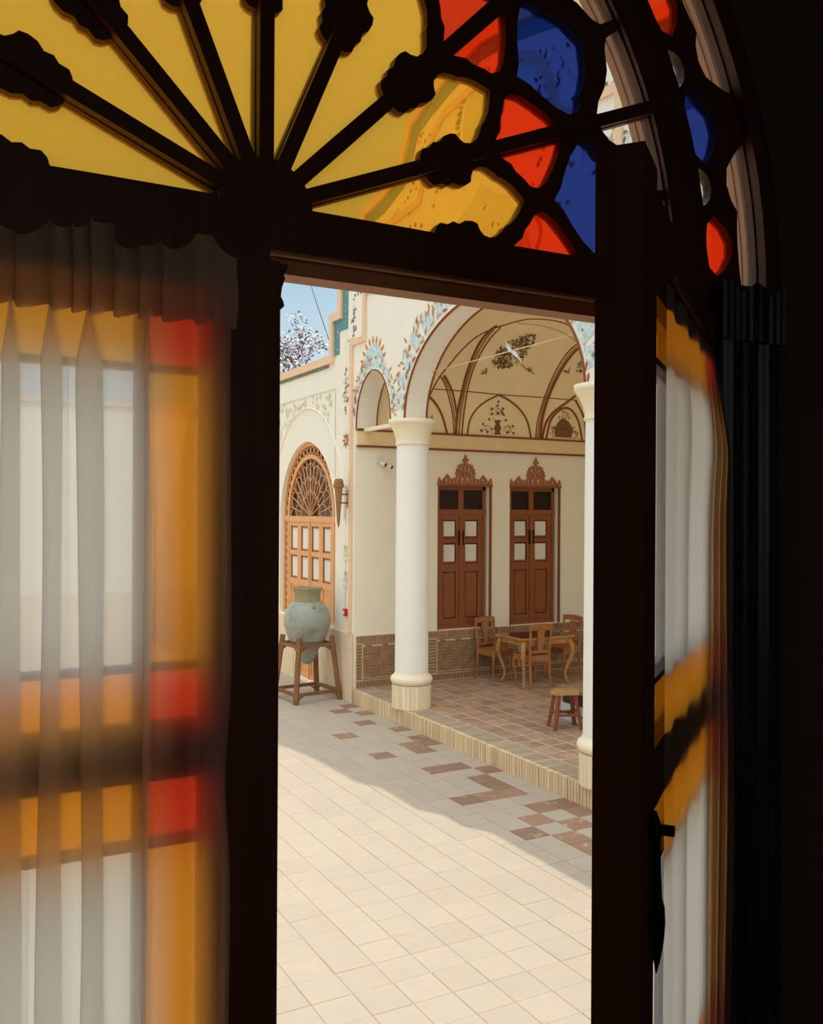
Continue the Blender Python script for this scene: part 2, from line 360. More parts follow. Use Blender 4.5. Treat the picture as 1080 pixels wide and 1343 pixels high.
# ------------------------------------------------------------------ the two door leaves
AL = rad(38)
Hh = Vector((1.48, 1.455, 0)); da = Vector((-cos(AL), -sin(AL), 0)); dn = Vector((sin(AL), -cos(AL), 0))
fm1 = lambda lx, w, z: (-.44 + lx, 1.455 - w, z)
def fm2(lx, w, z): p = Hh + da * lx + dn * w; return (p.x, p.y, z)
LW = .94
def leaf(name, fm, base, label, zt=3.128):
    root = empty(name, base, label, 'door', 'structure')
    T = .042
    def part(nm, mt, *bx):
        bb = B()
        for b_ in bx: bb.box(*b_, fm=fm)
        return bb.build(nm, mt, root)
    part('stile', DARKWOOD, (0, .10, 0, T, 1.25, zt)); part('stile', DARKWOOD, (.84, LW, -.006, T + .012, 1.25, zt))
    for z0, z1 in ((3.005, zt), (2.285, 2.37), (1.25, 1.36)): part('rail', DARKWOOD, (.10, .84, 0, T, z0, z1))
    zs = [2.915, 2.925, 2.452, 2.462, 2.18, 2.19, 1.74, 1.75, 1.64, 1.66]
    for i in range(0, 10, 2): part('muntin', DARKWOOD, (.10, .84, .006, T - .006, zs[i], zs[i + 1]))
    for x0 in (.185, .735):
        for z0, z1 in ((2.37, 3.005), (1.66, 2.285)): part('muntin', DARKWOOD, (x0, x0 + .018, .006, T - .006, z0, z1))
    part('muntin', DARKWOOD, (.462, .474, .008, T - .008, 2.462, 2.915)); part('muntin', DARKWOOD, (.462, .474, .008, T - .008, 1.75, 2.18))
    part('panel', DARKWOOD, (.10, .84, .012, T - .012, 1.36, 1.64))
    rows = [(2.925, 3.005, 'c'), (2.462, 2.915, 't'), (2.37, 2.452, 'c'), (2.19, 2.285, 'c'), (1.75, 2.18, 't'), (1.66, 1.74, 'c')]
    for z0, z1, kd in rows:
        for x0, x1 in ((.10, .185), (.753, .84)): part('pane', REDG if kd == 'c' else AMBER2, (x0, x1, .018, .022, z0, z1))
        if kd == 'c': part('pane', AMBER2, (.203, .735, .018, .022, z0, z1))
        else:
            part('pane', MILKG, (.203, .462, .018, .022, z0, z1)); part('pane', MILKG, (.474, .735, .018, .022, z0, z1))
    return root
d1 = leaf('door_1', fm1, (-.44, 1.455, 1.25), 'closed glazed door leaf behind the pleated white curtain')
ap = B()
ap.box(.414, .512, 1.385, 1.413, 1.25, 3.10); ap.build('meeting_post', DARKWOOD, d1)
ap = B()   # carved capital at the top of the meeting post
prof = [(.512, 3.098), (.526, 3.098), (.524, 3.088), (.519, 3.082), (.521, 3.074), (.516, 3.06), (.514, 3.045), (.518, 3.038), (.520, 3.03), (.512, 3.022)]
ap.plate(prof, [], 1.388, 1.41, fW); ap.build('carved_bracket', DARKWOOD, d1)
B().lathe([(0, 0), (.006, .001), (.007, .006), (.003, .011), (0, .012)], (.435, 1.38, 3.02), 10).build('hook', BRASS, d1, smooth=True)
d2 = leaf('door_2', fm2, (Hh.x, Hh.y, 1.25), 'glazed door leaf standing open, seen nearly edge-on beside the navy drape', 3.15)
ip = B()   # iron latch with a long drop handle on the inner face of the open leaf
q0 = Vector(fm2(.88, .054, 2.30)); q1 = Vector(fm2(.88, .085, 2.30))
ip.tube([q0, q1], .007, 8); hd = ip.build('latch_pin', IRON, d2, smooth=True)
hb2 = B(); dp = [(.024, .003), (.012, .007), (0, .009), (-.015, .006), (-.05, .0052), (-.085, .0055), (-.095, .0085), (-.115, .0095), (-.14, .008), (-.165, .004), (-.18, .0006)]
hb2.tube([fm2(.885, .062 + .004 * sin(-dz * 14), 2.30 + dz) for dz, _ in dp], [q_ for _, q_ in dp], 10)
hb2.build('drop_handle', IRON, d2, smooth=True)
# posts at both ends of the doors
for x0, x1 in ((1.486, 1.556), (-.52, -.446)):
    r = B().box(x0, x1, 1.44, 1.56, ZF, 3.135).build('trim_1' if x0 > 0 else 'trim_2', DARKWOOD)
    tag(r, 'dark jamb post at the hinge of the ' + ('open' if x0 > 0 else 'closed') + ' door leaf', 'post', kind='structure')

# ================================================================== COURTYARD SETTING
XF0, XF1, YC = 5.42, 5.74, 8.39
gl = [(12.45, 4.99), (12.45, 5.59), (12.15, 5.59), (12.14, 6.2), (11.41, 6.2), (11.39, 6.84), (10.75, 6.92), (10.34, 7.05), (10.15, 7.33), (10.04, 7.57), (9.61, 7.70), (9.1, 7.82), (8.39, 7.92)]
gr = [(2 * YC - y, z) for y, z in reversed(gl[:-1])]
YN, YFAR = 1.56, 20.0
top = [(YFAR, 4.99)] + gl + gr + [(YN, 4.99)]
notch_n = 5.18
open_ = [(notch_n, 0.0), (notch_n, 3.87)] + arc(5.71, 3.87, .53, .74, 180, 0, 16)
open_ += arc(YC, 3.87, 1.77, 1.23, 180, 0, 36) + arc(11.07, 3.87, .53, .74, 180, 0, 16) + [(11.66, 3.87), (11.66, 0.0)]
DC = 13.46
dhole = [(DC - 1.15, 1.0), (DC - .42, 1.0), (DC - .42, .04), (DC + .42, .04), (DC + .42, 1.0), (DC + 1.15, 1.0), (DC + 1.15, 2.58)] + \
        [(DC + 1.15 * cos(t), 2.58 + 1.16 * sin(t) + .06 * (1 - abs(cos(t)))) for t in [rad(5 + 170 * i / 30) for i in range(31)]] + [(DC - 1.15, 2.58)]
facade = empty('wall_facade', (XF0, YC, 0), 'cream stepped-gable courtyard facade with painted arches over the columns', 'wall', 'structure')
outer = top + [(YN, 0)] + open_ + [(YFAR, 0)]
B().plate(outer, [dhole], XF0, XF1, fF).build('plaster', PLASTER, facade)
def offset(line, d):
    out = []
    for i, p in enumerate(line):
        p = Vector(p); ns = []
        if i > 0: t = (p - Vector(line[i - 1])).normalized(); ns.append(Vector((-t.y, t.x)))
        if i < len(line) - 1: t = (Vector(line[i + 1]) - p).normalized(); ns.append(Vector((-t.y, t.x)))
        n = ns[0] if len(ns) == 1 else (ns[0] + ns[1])
        if len(ns) == 2: n = n / max(n.dot(ns[0]), .35)
        out.append(tuple(p + n * d))
    return out
def band(line, d0, d1, x0, x1, name, mt, parent=facade):
    a, b = offset(line, d0), offset(line, d1); bb = B()
    for i in range(len(line) - 1):
        q = [a[i], a[i + 1], b[i + 1], b[i]]
        bb.hexa([(x0, *q[0]), (x0, *q[1]), (x0, *q[2]), (x0, *q[3]), (x1, *q[0]), (x1, *q[1]), (x1, *q[2]), (x1, *q[3])])
    return bb.build(name, mt, parent)
gline = gl + gr
band([(YFAR, 4.99)] + gline + [(YN, 4.99)], -.02, .10, XF0 - .05, XF1 + .03, 'coping', PEACH)
band([(YFAR, 4.99), (12.45 + .12, 4.99)], .10, .145, XF0 - .02, XF0 + .01, 'dentil_course', DENTIL)
band(gline, .10, .27, XF0 - .012, XF0 + .01, 'tile_band', BLUETILE)
iln = offset(gline, .72)
iln = [(11.74, .98), (11.74, 5.08), (11.32, 5.08), (11.32, 5.72), (10.62, 5.72), (10.62, 6.45), (9.78, 6.5), (9.6, 6.95), (9.45, 7.2), (9.2, 7.35), (8.39, 7.42)]
iln = iln + [(2 * YC - y, z) for y, z in reversed(iln[:-1])]
band(iln, -.045, .045, XF0 - .03, XF0 + .01, 'moulding', PEACH)
B().box(XF0 - .02, XF0 + .01, 12.45, 12.9, 3.5, 3.5001).build('shadow_gap', PLASTER, facade) if False else None
# arch edge lines
def tube_line(name, pts, rr, mt, parent, n=6): return B().tube(pts, rr, n).build(name, mt, parent, smooth=True)
for x_, nm in ((XF0, 'arch_edge'), (XF1, 'arch_edge')):
    tube_line(nm, [(x_, y, z) for y, z in arc(YC, 3.87, 1.77, 1.23, 0, 180, 40)], .016, BROWNLINE, facade)
    for c_ in (11.07, 5.71): tube_line(nm, [(x_, y, z) for y, z in arc(c_, 3.87, .53, .74, 0, 180, 24)], .012, BROWNLINE, facade)
# pale dado and low arch mouldings on the wing wall
bb = B(); bb.box(XF0 - .022, XF0 + .01, 11.66, DC - 1.2, 0, .97); bb.box(XF0 - .022, XF0 + .01, DC + 1.2, YFAR, 0, .97); bb.build('stone_dado', STONE, facade)
bb = B().box(XF0 - .022, XF0 + .01, DC - 1.2, DC - .46, 0, .97); bb.box(XF0 - .022, XF0 + .01, DC + .46, DC + 1.2, 0, .97); bb.build('stone_apron', STONE, facade)
B().beam((5.58, 10.5, 3.85), (5.58, 11.62, 3.85), .07, .05).build('tie_beam', CAPITAL, facade)
tube_line('arch_moulding', [(XF0, DC + 1.5 * cos(rad(t)), 2.6 + 1.72 * sin(rad(t))) for t in range(0, 181, 6)], .02, PLASTER, facade)

# ------------------------------------------------------------------ painted ornament (thin applied paint relief)
class Paint:
    def __init__(s, fm, x=None): s.b = B(); s.fm = fm
    def poly(s, pts, m): s.b.flat(pts, s.fm, m)
    def flower(s, x, y, rr, m, n=6, c=None):
        pts = []
        for i in range(n * 4):
            t = 2 * pi * i / (n * 4); q = rr * (.62 + .38 * cos(n * t)); pts.append((x + q * cos(t), y + q * sin(t)))
        s.poly(pts, m)
        if c is not None: s.poly([(x + rr * .3 * cos(t), y + rr * .3 * sin(t)) for t in [2 * pi * i / 8 for i in range(8)]], c)
    def leaf(s, x, y, ln, wd, ang, m):
        ca, sa = cos(ang), sin(ang); pts = []
        for u, v in ((0, 0), (.3, .5), (.6, .42), (1, 0), (.6, -.42), (.3, -.5)):
            a, b = u * ln, v * wd; pts.append((x + a * ca - b * sa, y + a * sa + b * ca))
        s.poly(pts, m)
    def stroke(s, pts, wd, m):
        for i in range(len(pts) - 1):
            (x0, y0), (x1, y1) = pts[i], pts[i + 1]; d = math.hypot(x1 - x0, y1 - y0) or 1; nx, ny = -(y1 - y0) / d * wd / 2, (x1 - x0) / d * wd / 2
            s.poly([(x0 + nx, y0 + ny), (x1 + nx, y1 + ny), (x1 - nx, y1 - ny), (x0 - nx, y0 - ny)], m)
    def done(s, name, parent): return s.b.build(name, PAINTS, parent, recalc=False)
_lay = [0]
def fpaint(y, z):
    _lay[0] += 1
    return (XF0 - .004 - .0000035 * (_lay[0] % 1500), y, z)
BLUEi, ORGi, DRKi, WHTi, REDi, GRNi, PALi, ROSi, BRNi = range(9)
def archpaint(cy, a, b, w0, w1, t0, t1, n):
    p = Paint(fpaint); R = random.Random(int(cy * 100))
    def pt(t, d): tt = rad(t); return (cy + (a + d) * cos(tt), 3.9 + (b + d) * sin(tt))
    for i in range(n):                      # blue cartouches
        ta, tb_ = t0 + (t1 - t0) * i / n, t0 + (t1 - t0) * (i + .86) / n
        k = [pt(ta + (tb_ - ta) * j / 6, .035) for j in range(7)]
        o_ = [pt(ta + (tb_ - ta) * j / 6, w0 + (w1 - w0) * (sin(pi * j / 6) ** .6)) for j in range(6, -1, -1)]
        p.poly(k + o_, BLUEi)
    for i in range(n * 7):
        t = t0 + (t1 - t0) * R.random(); d = .03 + (w1 - .02) * R.random(); x, y = pt(t, d)
        p.flower(x, y, R.uniform(.02, .05), R.choice([WHTi, WHTi, BLUEi, WHTi, GRNi]), 5)
    for i in range(n * 2 + 1):
        t = t0 + (t1 - t0) * i / (n * 2)
        for q in range(3):
            x, y = pt(t + R.uniform(-1.5, 1.5), w1 * R.uniform(.55, 1.05)); p.leaf(x, y, R.uniform(.07, .14), .03, R.uniform(0, 6.28), ORGi)
        x, y = pt(t, .06); p.leaf(x, y, .12, .035, rad(t + 90) + R.uniform(-.6, .6), R.choice([ORGi, REDi, ROSi]))
    return p
p = archpaint(YC, 1.77, 1.23, .08, .34, 4, 176, 16); p.done('painted_arch_border', facade)
p = archpaint(11.07, .53, .74, .03, .16, 12, 168, 7)
p.poly([(11.07 + .33 * cos(t), 4.62 + .34 * sin(t) * (1 if sin(t) > 0 else .1)) for t in [2 * pi * i / 24 for i in range(24)]], BLUEi)
for i in range(9): t = rad(20 + 17.5 * i); p.leaf(11.07 + .3 * cos(t), 4.64 + .32 * sin(t), .12, .05, t, ORGi)
for i in range(10): p.flower(11.07 + random.uniform(-.22, .22), 4.66 + random.uniform(0, .18), .03, WHTi, 5)
p.done('painted_small_arch_crest', facade)
p = archpaint(5.71, .53, .74, .03, .16, 12, 168, 7); p.done('painted_small_arch_crest', facade)
# motif chain on the pilaster strip between the tile band and the moulding
p = Paint(fpaint)
for i in range(60):
    z = 1.3 + i * .068; p.flower(11.93, z, .016, PALi if i % 3 else BLUEi, 4)
for z, s_ in ((4.32, 1.0),):
    for i in range(46):
        v = random.uniform(-.33, .33); wmx = .10 * (1 - (v / .35) ** 2); p.flower(11.95 + random.uniform(-wmx, wmx), 4.42 + v, .028, random.choice([DRKi, GRNi, ORGi, PALi]), 5)
p.flower(11.93, 3.72, .13, REDi, 8, ROSi)
for z, c_ in ((2.95, BLUEi), (2.1, PALi), (1.72, BLUEi)):
    for s_ in (-1, 1):
        for q in range(3): p.leaf(11.93, z - .06 * q, .14 - .02 * q, .04, pi / 2 + s_ * (.5 + .35 * q), c_)
    p.flower(11.93, z + .1, .03, ROSi, 5); p.stroke([(11.93, z - .1), (11.93, z - .45)], .014, c_)
for (y0, z0), (y1, z1) in zip(offset(gline, .46)[:-1], offset(gline, .46)[1:]):
    L = math.hypot(y1 - y0, z1 - z0); n = max(1, int(L / .09))
    for i in range(n):
        t = (i + .5) / n; p.flower(y0 + (y1 - y0) * t, z0 + (z1 - z0) * t, random.uniform(.02, .035), random.choice([DRKi, GRNi, PALi]), 5)
for y_, z_ in ((11.67, 5.42), (10.98, 6.1), (10.98, 6.35), (9.95, 6.88), (9.8, 7.2)):
    for i in range(12): p.flower(y_ + random.uniform(-.09, .09), z_ + random.uniform(-.2, .2), .03, random.choice([DRKi, REDi, GRNi]), 5)
p.done('painted_pilaster_motifs', facade)
# crest of roses over the big arch, oval medallion above
p = Paint(fpaint); R = random.Random(3)
p.poly([(8.39 + y, z) for y, z in [(-.95, 5.28), (-.75, 5.7), (-.5, 6.0), (-.2, 6.15), (0, 6.3), (.2, 6.15), (.5, 6.0), (.75, 5.7), (.95, 5.28), (.5, 5.3), (0, 5.32), (-.5, 5.3)]], PALi)
for i in range(260):
    y = R.gauss(0, .36); zt = 5.38 + .8 * (1 - abs(y) / 1.0)
    if abs(y) > .85: continue
    z = R.uniform(5.36, max(5.4, zt)); p.leaf(8.39 + y, z, R.uniform(.05, .11), .035, R.uniform(0, 6.28), R.choice([GRNi, GRNi, DRKi, GRNi]))
for i in range(26):
    y = R.gauss(0, .32); z = R.uniform(5.45, 5.5 + .5 * max(0, 1 - abs(y) / .9)); p.flower(8.39 + y, z, R.uniform(.06, .095), R.choice([ROSi, ORGi, WHTi]), 6, REDi)
for s_ in (-1, 1):
    p.stroke([(8.39 + s_ * (.15 + .62 * t), 5.3 + 1.0 * t ** .6 * (1 - .75 * t)) for t in [i / 10 for i in range(11)]], .045, REDi)
    p.stroke([(8.39 + s_ * (.98 + .1 * sin(t * 6)), 5.3 + .7 * t) for t in [i / 10 for i in range(11)]], .05, ORGi)
for i in range(60):
    t = 2 * pi * i / 60; p.leaf(8.45 + .40 * cos(t), 7.02 + .42 * sin(t), .12, .05, t + R.uniform(-.9, .9), R.choice([DRKi, REDi, ORGi, GRNi]))
p.poly([(8.45 + .33 * cos(t), 7.02 + .36 * sin(t)) for t in [2 * pi * i / 32 for i in range(32)]], PALi)
for s_ in (-1, 1):
    for i in range(40):
        y = 8.39 + s_ * R.uniform(.9, 2.3); z = R.uniform(5.6, 6.6)
        if i % 3 == 0: p.flower(y, z, .04, R.choice([DRKi, GRNi]), 5)
for yc_, zc_ in ((6.75, 6.35), (6.3, 6.0), (6.15, 5.55), (5.9, 5.9), (7.2, 6.9)):
    for i in range(22): p.leaf(yc_ + R.gauss(0, .14), zc_ + R.gauss(0, .16), .09, .035, R.uniform(0, 6.28), R.choice([GRNi, ORGi, DRKi, BLUEi]))
    p.flower(yc_, zc_, .09, ROSi, 6, BLUEi)
p.done('painted_gable_crest', facade)
# pale sage spandrel painting round the big lattice door
p = Paint(fpaint); R = random.Random(9)
for i in range(420):
    y = R.uniform(12.5, 14.9); z = R.uniform(3.3, 4.45)
    e_ = ((y - DC) / 1.5) ** 2 + ((z - 2.6) / 1.72) ** 2
    if e_ < 1.03 or (z < 4.0 and e_ > 1.32): continue
    p.leaf(y, z, R.uniform(.06, .13), .04, R.uniform(0, 6.28), PALi)
p.stroke([(12.32, 3.2), (12.32, 4.5), (14.95, 4.5)], .02, PALi)
p.done('painted_spandrel', facade)

# ------------------------------------------------------------------ end wall with two tall doors, cornice, brick dado
YE = 11.65
ewall = empty('wall_end', (7.6, YE, .2), 'warm cream end wall of the portico above a patterned brick dado', 'wall', 'structure')
DOORS = [(6.80, 7.69), (8.09, 9.00)]
fE = lambda u, v, w: (u, w, v)
B().plate([(XF0 + .004, 0), (9.75, 0), (9.75, 3.9), (XF0 + .004, 3.9)], [[(a, .95), (b, .95), (b, 3.10), (a, 3.10)] for a, b in DOORS], YE, YE + .22, fE).build('plaster', ENDPL, ewall)
B().box(XF0 + .03, 9.75, YE - .03, YE + .01, 3.625, 3.845).build('cornice_band', TAN, ewall)
for z in (3.622, 3.85): B().box(XF0 + .03, 9.75, YE - .042, YE + .01, z - .014, z + .014).build('cornice_line', BROWNLINE, ewall)
B().box(XF0 + .02, 9.75, YE - .012, YE + .01, .2, .945).build('mortar_bed', MORTAR, ewall)
bricks = []
def clipadd(x0, x1, z0, z1, X0, X1, Z0, Z1):
    a, b, c_, d = max(x0, X0), min(x1, X1), max(z0, Z0), min(z1, Z1)
    if b - a > .012 and d - c_ > .012: bricks.append(((a + b) / 2, (c_ + d) / 2, b - a, d - c_))
x = XF0 + .06
while x < 9.74:
    bricks.append((x, .888, .038, .098)); bricks.append((x, .258, .038, .085)); x += .052
GP = .0445; NB = 3
for X0, X1 in ((5.56, 6.42), (6.78, 8.06), (8.44, 9.72)):
    nx, nz = int((X1 - X0) / GP) + 8, int(.46 / GP) + 8
    for i in range(-4, nx):
        for j in range(-4, nz):
            q = (i - j) % (2 * NB); bx, bz = X0 + i * GP, .345 + j * GP; g = .0045
            if q == 0: clipadd(bx + g, bx + NB * GP - g, bz + g, bz + GP - g, X0, X1, .345, .805)
            elif q == 2 * NB - 1: clipadd(bx + g, bx + GP - g, bz + g, bz + NB * GP - g, X0, X1, .345, .805)
    bricks.append(((X0 + X1) / 2, .822, X1 - X0, .016)); bricks.append(((X0 + X1) / 2, .324, X1 - X0, .016))
for X0, X1 in ((6.44, 6.59), (6.62, 6.76), (8.08, 8.23), (8.27, 8.42), (5.46, 5.54)):
    z = .34
    while z < .82: bricks.append(((X0 + X1) / 2, z, X1 - X0, .034)); z += .046
cube_b = unit_cube(BRICK, 'dado_brick')
def bpx(b): p_ = toPx((b[0], YE, b[1])); return p_
vis = []
for b in bricks:
    px = toPx((b[0], YE, b[1]))
    hid = (512 < px[0] < 562) or px[0] > 770
    vis.append((0 if not hid else 1, -b[2] * b[3], b))
vis.sort(key=lambda t: (t[0], t[1]))
for _, _, b in vis[:300]: piece('brick', cube_b, ewall, (b[0], YE - .012, b[1]), (b[2], .022, b[3]))
rb = B()
for _, _, b in vis[300:]: rb.box(b[0] - b[2] / 2, b[0] + b[2] / 2, YE - .023, YE - .001, b[1] - b[3] / 2, b[1] + b[3] / 2)
if rb.v: tag(rb.build('brickwork', BRICK, ewall), kind='stuff')

def crest(p, x0, x1, zb, y):
    half = [(-.50, 0), (-.51, .04), (-.485, .115), (-.46, .06), (-.435, .05), (-.40, .09), (-.335, .165), (-.30, .12), (-.285, .085), (-.22, .10), (-.185, .10), (-.165, .135), (-.19, .19), (-.165, .205), (-.17, .25), (-.135, .275),
            (-.14, .305), (-.09, .335), (-.035, .345), (-.015, .36), (-.06, .395), (-.03, .42), (0, .49)]
    W = x1 - x0; cx = (x0 + x1) / 2
    out = [(cx + u * W, zb + v * .92) for u, v in half] + [(cx - u * W, zb + v * .92) for u, v in reversed(half[:-1])]
    hs = []
    def hol(u, v, rx, rz, n=8, sy=True):
        for s_ in ((1, -1) if sy else (1,)):
            hs.append([(cx + s_ * u * W + rx * cos(2 * pi * i / n), zb + v * .92 + rz * sin(2 * pi * i / n)) for i in range(n)])
    hol(0, .17, .022, .042, 4, False); hol(0, .27, .03, .018, 6, False); hol(.07, .255, .026, .026); hol(.115, .19, .018, .03); hol(.055, .085, .026, .04); hol(.13, .10, .02, .036)
    hol(.06, .165, .014, .028, 4); hol(.21, .045, .02, .024); hol(.275, .04, .02, .022); hol(.345, .07, .024, .03); hol(.42, .03, .018, .018); hol(.135, .035, .02, .02)
    b_ = B().plate(out, hs, y - .03, y, fE); b_.build('carved_crest', mat('carved_crest_wood', C(172, 110, 72), .6, .2, 20), p)
    B().box(x0 - .01, x1 + .01, y - .04, y + .0, zb - .025, zb + .004).build('crest_base', DOORWOOD, p)
for n_, (a, b) in enumerate(DOORS):
    root = empty('door_%d' % (3 + n_), ((a + b) / 2, YE, .95), ['tall red-brown double door with carved crest nearer the plain white column', 'tall red-brown double door with carved crest behind the chairs and table'][n_], 'door', 'structure')
    yd = YE + .10
    def pt(nm, mt, x0, x1, z0, z1, y0, y1, par=root): return B().box(x0, x1, y0, y1, z0, z1).build(nm, mt, par)
    pt('backing', DOORDARK, a, b - .02, .95, 3.10, yd + .03, yd + .06)
    pt('frame', DOORWOOD, a, a + .05, .95, 3.10, yd - .03, yd + .03); pt('frame', DOORWOOD, b - .075, b - .03, .95, 3.10, yd - .03, yd + .03)
    pt('frame', DOORWOOD, a, b - .03, 3.03, 3.10, yd - .03, yd + .03); pt('transom', DOORWOOD, a, b - .03, 2.66, 2.74, yd - .04, yd + .03)
    pt('sill', DOORWOOD, a, b - .03, .95, 1.0, yd - .04, yd + .03)
    mx = (a + b - .03) / 2
    pt('mullion', DOORWOOD, mx - .045, mx + .045, 2.74, 3.03, yd - .025, yd + .03)
    for x0, x1 in ((a + .05, mx - .045), (mx + .045, b - .075)): pt('transom_pane', DARKGLASS, x0, x1, 2.74, 3.03, yd + .0, yd + .01)
    pt('curtain_strip', mat('grey_brown_cloth', C(120, 96, 72), .9), b - .2, b - .085, 2.75, 3.02, yd + .012, yd + .02)
    for x0, x1 in ((a + .05, mx - .004), (mx + .004, b - .075)):
        lf = pt('door_leaf', DOORDARK, x0, x1, 1.0, 2.66, yd + .008, yd + .02)
        for u0, u1 in ((x0, x0 + .075), (x1 - .075, x1)): pt('stile', DOORWOOD, u0, u1, 1.0, 2.66, yd - .018, yd + .01, lf)
        for z0, z1 in ((1.0, 1.10), (1.80, 1.92), (2.23, 2.30), (2.58, 2.66)): pt('rail', DOORWOOD, x0 + .075, x1 - .075, z0, z1, yd - .016, yd + .01, lf)
        pt('panel', DOORWOOD, x0 + .09, x1 - .09, 1.115, 1.785, yd - .008, yd + .01, lf)
        for z0, z1 in ((1.93, 2.22), (2.31, 2.57)):
            pt('pane_bead', DOORWOOD, x0 + .075, x1 - .075, z0, z0 + .022, yd - .01, yd + .008, lf)
            wv = B(); n = 16; xs = [x0 + .09 + (x1 - x0 - .18) * i / n for i in range(n + 1)]
            wv.grid([[(xx, yd + .002 - (.006 if i % 2 else 0), zz) for i, xx in enumerate(xs)] for zz in (z0 + .024, z1 - .012)]); wv.build('lace_curtain', LACE, lf)
    pt('astragal', DOORWOOD, mx - .03, mx + .03, 1.0, 2.66, yd - .034, yd - .012)
    pt('latch', IRON, mx - .045, mx - .03, 2.2, 2.42, yd - .05, yd - .03); pt('latch', IRON, mx + .03, mx + .045, 2.2, 2.42, yd - .05, yd - .03)
    pt('casing', BROWNLINE, b, b + .035, .95, 3.10, YE - .02, YE + .005); pt('casing', BROWNLINE, a - .02, a, .95, 3.10, YE - .012, YE + .005)
    crest(root, a - .02, b + .03, 3.11, YE)

# ------------------------------------------------------------------ vault over the portico
def vz(Y):
    d = abs(Y - YC); c_ = 3.26 - d           # distance from the end
    if c_ >= 2.0: return 5.44
    t = max(0.0, 1 - c_ / 2.0); return 3.86 + 1.58 * math.sqrt(max(0, 1 - t * t))
ys = [YE - 2.0 * (1 - cos(rad(t))) for t in range(0, 91, 5)]; ys += [YC] + [2 * YC - y for y in reversed(ys)]
vb = B(); rows = [[(x_, y, vz(y)) for y in ys] for x_ in (XF1 - .01, 7.0, 8.3, 9.76)]; vb.grid(rows)
vault = vb.build('ceiling_portico', VAULT, smooth=True, recalc=False); tag(vault, 'buff painted vault with brown ribs and flower bouquets over the portico', 'ceiling', kind='structure')
def cove(px, py, lift=0.008):
    d = ray(px, py).normalized(); s0, s1 = 7.0, 22.0; prev = None; s = 8.0
    while s < 20:
        p_ = CAM + d * s
        if p_.x > XF1 and (p_.z > vz(min(p_.y, YE)) or p_.y > YE):
            lo, hi = s - .05, s
            for _ in range(24):
                mi = (lo + hi) / 2; q = CAM + d * mi
                if q.z > vz(min(q.y, YE)) or q.y > YE: hi = mi
                else: lo = mi
            return CAM + d * (lo - lift)
        s += .05
    return CAM + d * 12
def smoothline(L, n=5):
    out = []
    for i in range(len(L) - 1):
        p0 = L[max(i - 1, 0)]; p1 = L[i]; p2 = L[i + 1]; p3 = L[min(i + 2, len(L) - 1)]
        for k in range(n):
            t = k / n
            out.append(tuple(.5 * ((2 * p1[j]) + (-p0[j] + p2[j]) * t + (2 * p0[j] - 5 * p1[j] + 4 * p2[j] - p3[j]) * t * t + (-p0[j] + 3 * p1[j] - 3 * p2[j] + p3[j]) * t ** 3) for j in (0, 1)))
    return out + [L[-1]]
RIBM = mat('brown_rib', C(146, 84, 40), .8, .1, 10); FAINT = mat('tan_rib', C(186, 136, 82), .8, .05, 10)
def rib(L, rr, mt=RIBM, nm='rib'): return B().tube([cove(x_, y_, .004) for x_, y_ in smoothline(L)], rr, 6).build(nm, mt, vault, smooth=True)
rib([(598, 571), (600, 545), (606, 515), (614, 485), (628, 452), (642, 434), (652, 427)], .022)
rib([(606, 571), (609, 540), (615, 505), (624, 477), (640, 448), (657, 429)], .012)
rib([(602, 571), (604.5, 543), (610.5, 510), (619, 481), (634, 450), (648, 432)], .016, FAINT)
rib([(703, 576), (706, 550), (716, 517), (729, 487), (745, 462), (764, 446)], .012)
rib([(708.5, 577), (712, 548), (721, 518), (735, 488), (752, 463), (766, 453)], .022)
rib([(705.5, 577), (709, 549), (718, 518), (732, 488), (748, 463), (765, 450)], .014, FAINT)
rib([(613, 571), (617, 550), (627, 535), (640, 525), (654.5, 518)], .014); rib([(654.5, 518), (668, 525), (682, 537), (692, 553), (697, 576)], .016)
rib([(563, 522), (567, 512), (577, 494), (590, 478), (605, 460), (625, 442), (650, 430), (680, 421), (702, 418), (735, 422), (762, 434)], .012)
rib([(678, 424), (710, 427), (740, 437), (766, 455)], .006, FAINT)
rib([(596, 571), (594, 545), (590, 525), (584, 505), (578, 494)], .010); rib([(600, 546), (595.5, 520), (590, 505), (583, 492)], .016)
rib([(598, 558), (594, 530), (588, 508), (581, 494)], .012, FAINT)
rib([(564, 521), (572, 530), (580, 545), (587, 570)], .018)
rib([(568, 510), (620, 514), (655, 517.5), (700, 520.5), (757, 525)], .008)
rib([(711, 577), (716, 556), (726, 541), (742, 529), (755, 519)], .022); rib([(755, 525), (763, 540), (767, 553), (769, 580)], .016)
rib([(716.5, 577), (722, 553), (732, 540), (742, 535), (752, 540), (760, 556), (764, 580)], .018)
def cpaint(x_, y_):
    _lay[0] += 1; return cove(x_, y_, .008 + .000012 * (_lay[0] % 1200))
p = Paint(cpaint); R = random.Random(21)
def bouquet(p, cx, cy, rx, ry, n, rot=0.0, cols=(DRKi, DRKi, GRNi, DRKi), sz=1.0):
    for i in range(n):
        t = R.uniform(0, 6.28); q = R.random() ** .6; u, v = rx * q * cos(t), ry * q * sin(t); x_ = cx + u * cos(rot) - v * sin(rot); y_ = cy + u * sin(rot) + v * cos(rot)
        if R.random() < .35: p.flower(x_, y_, R.uniform(1.2, 2.3) * sz, R.choice(cols), 5)
        else: p.leaf(x_, y_, R.uniform(2.2, 4.6) * sz, R.uniform(.9, 1.5) * sz, R.uniform(0, 6.28), R.choice(cols))
CB = (DRKi, BRNi, BRNi, GRNi, DRKi)
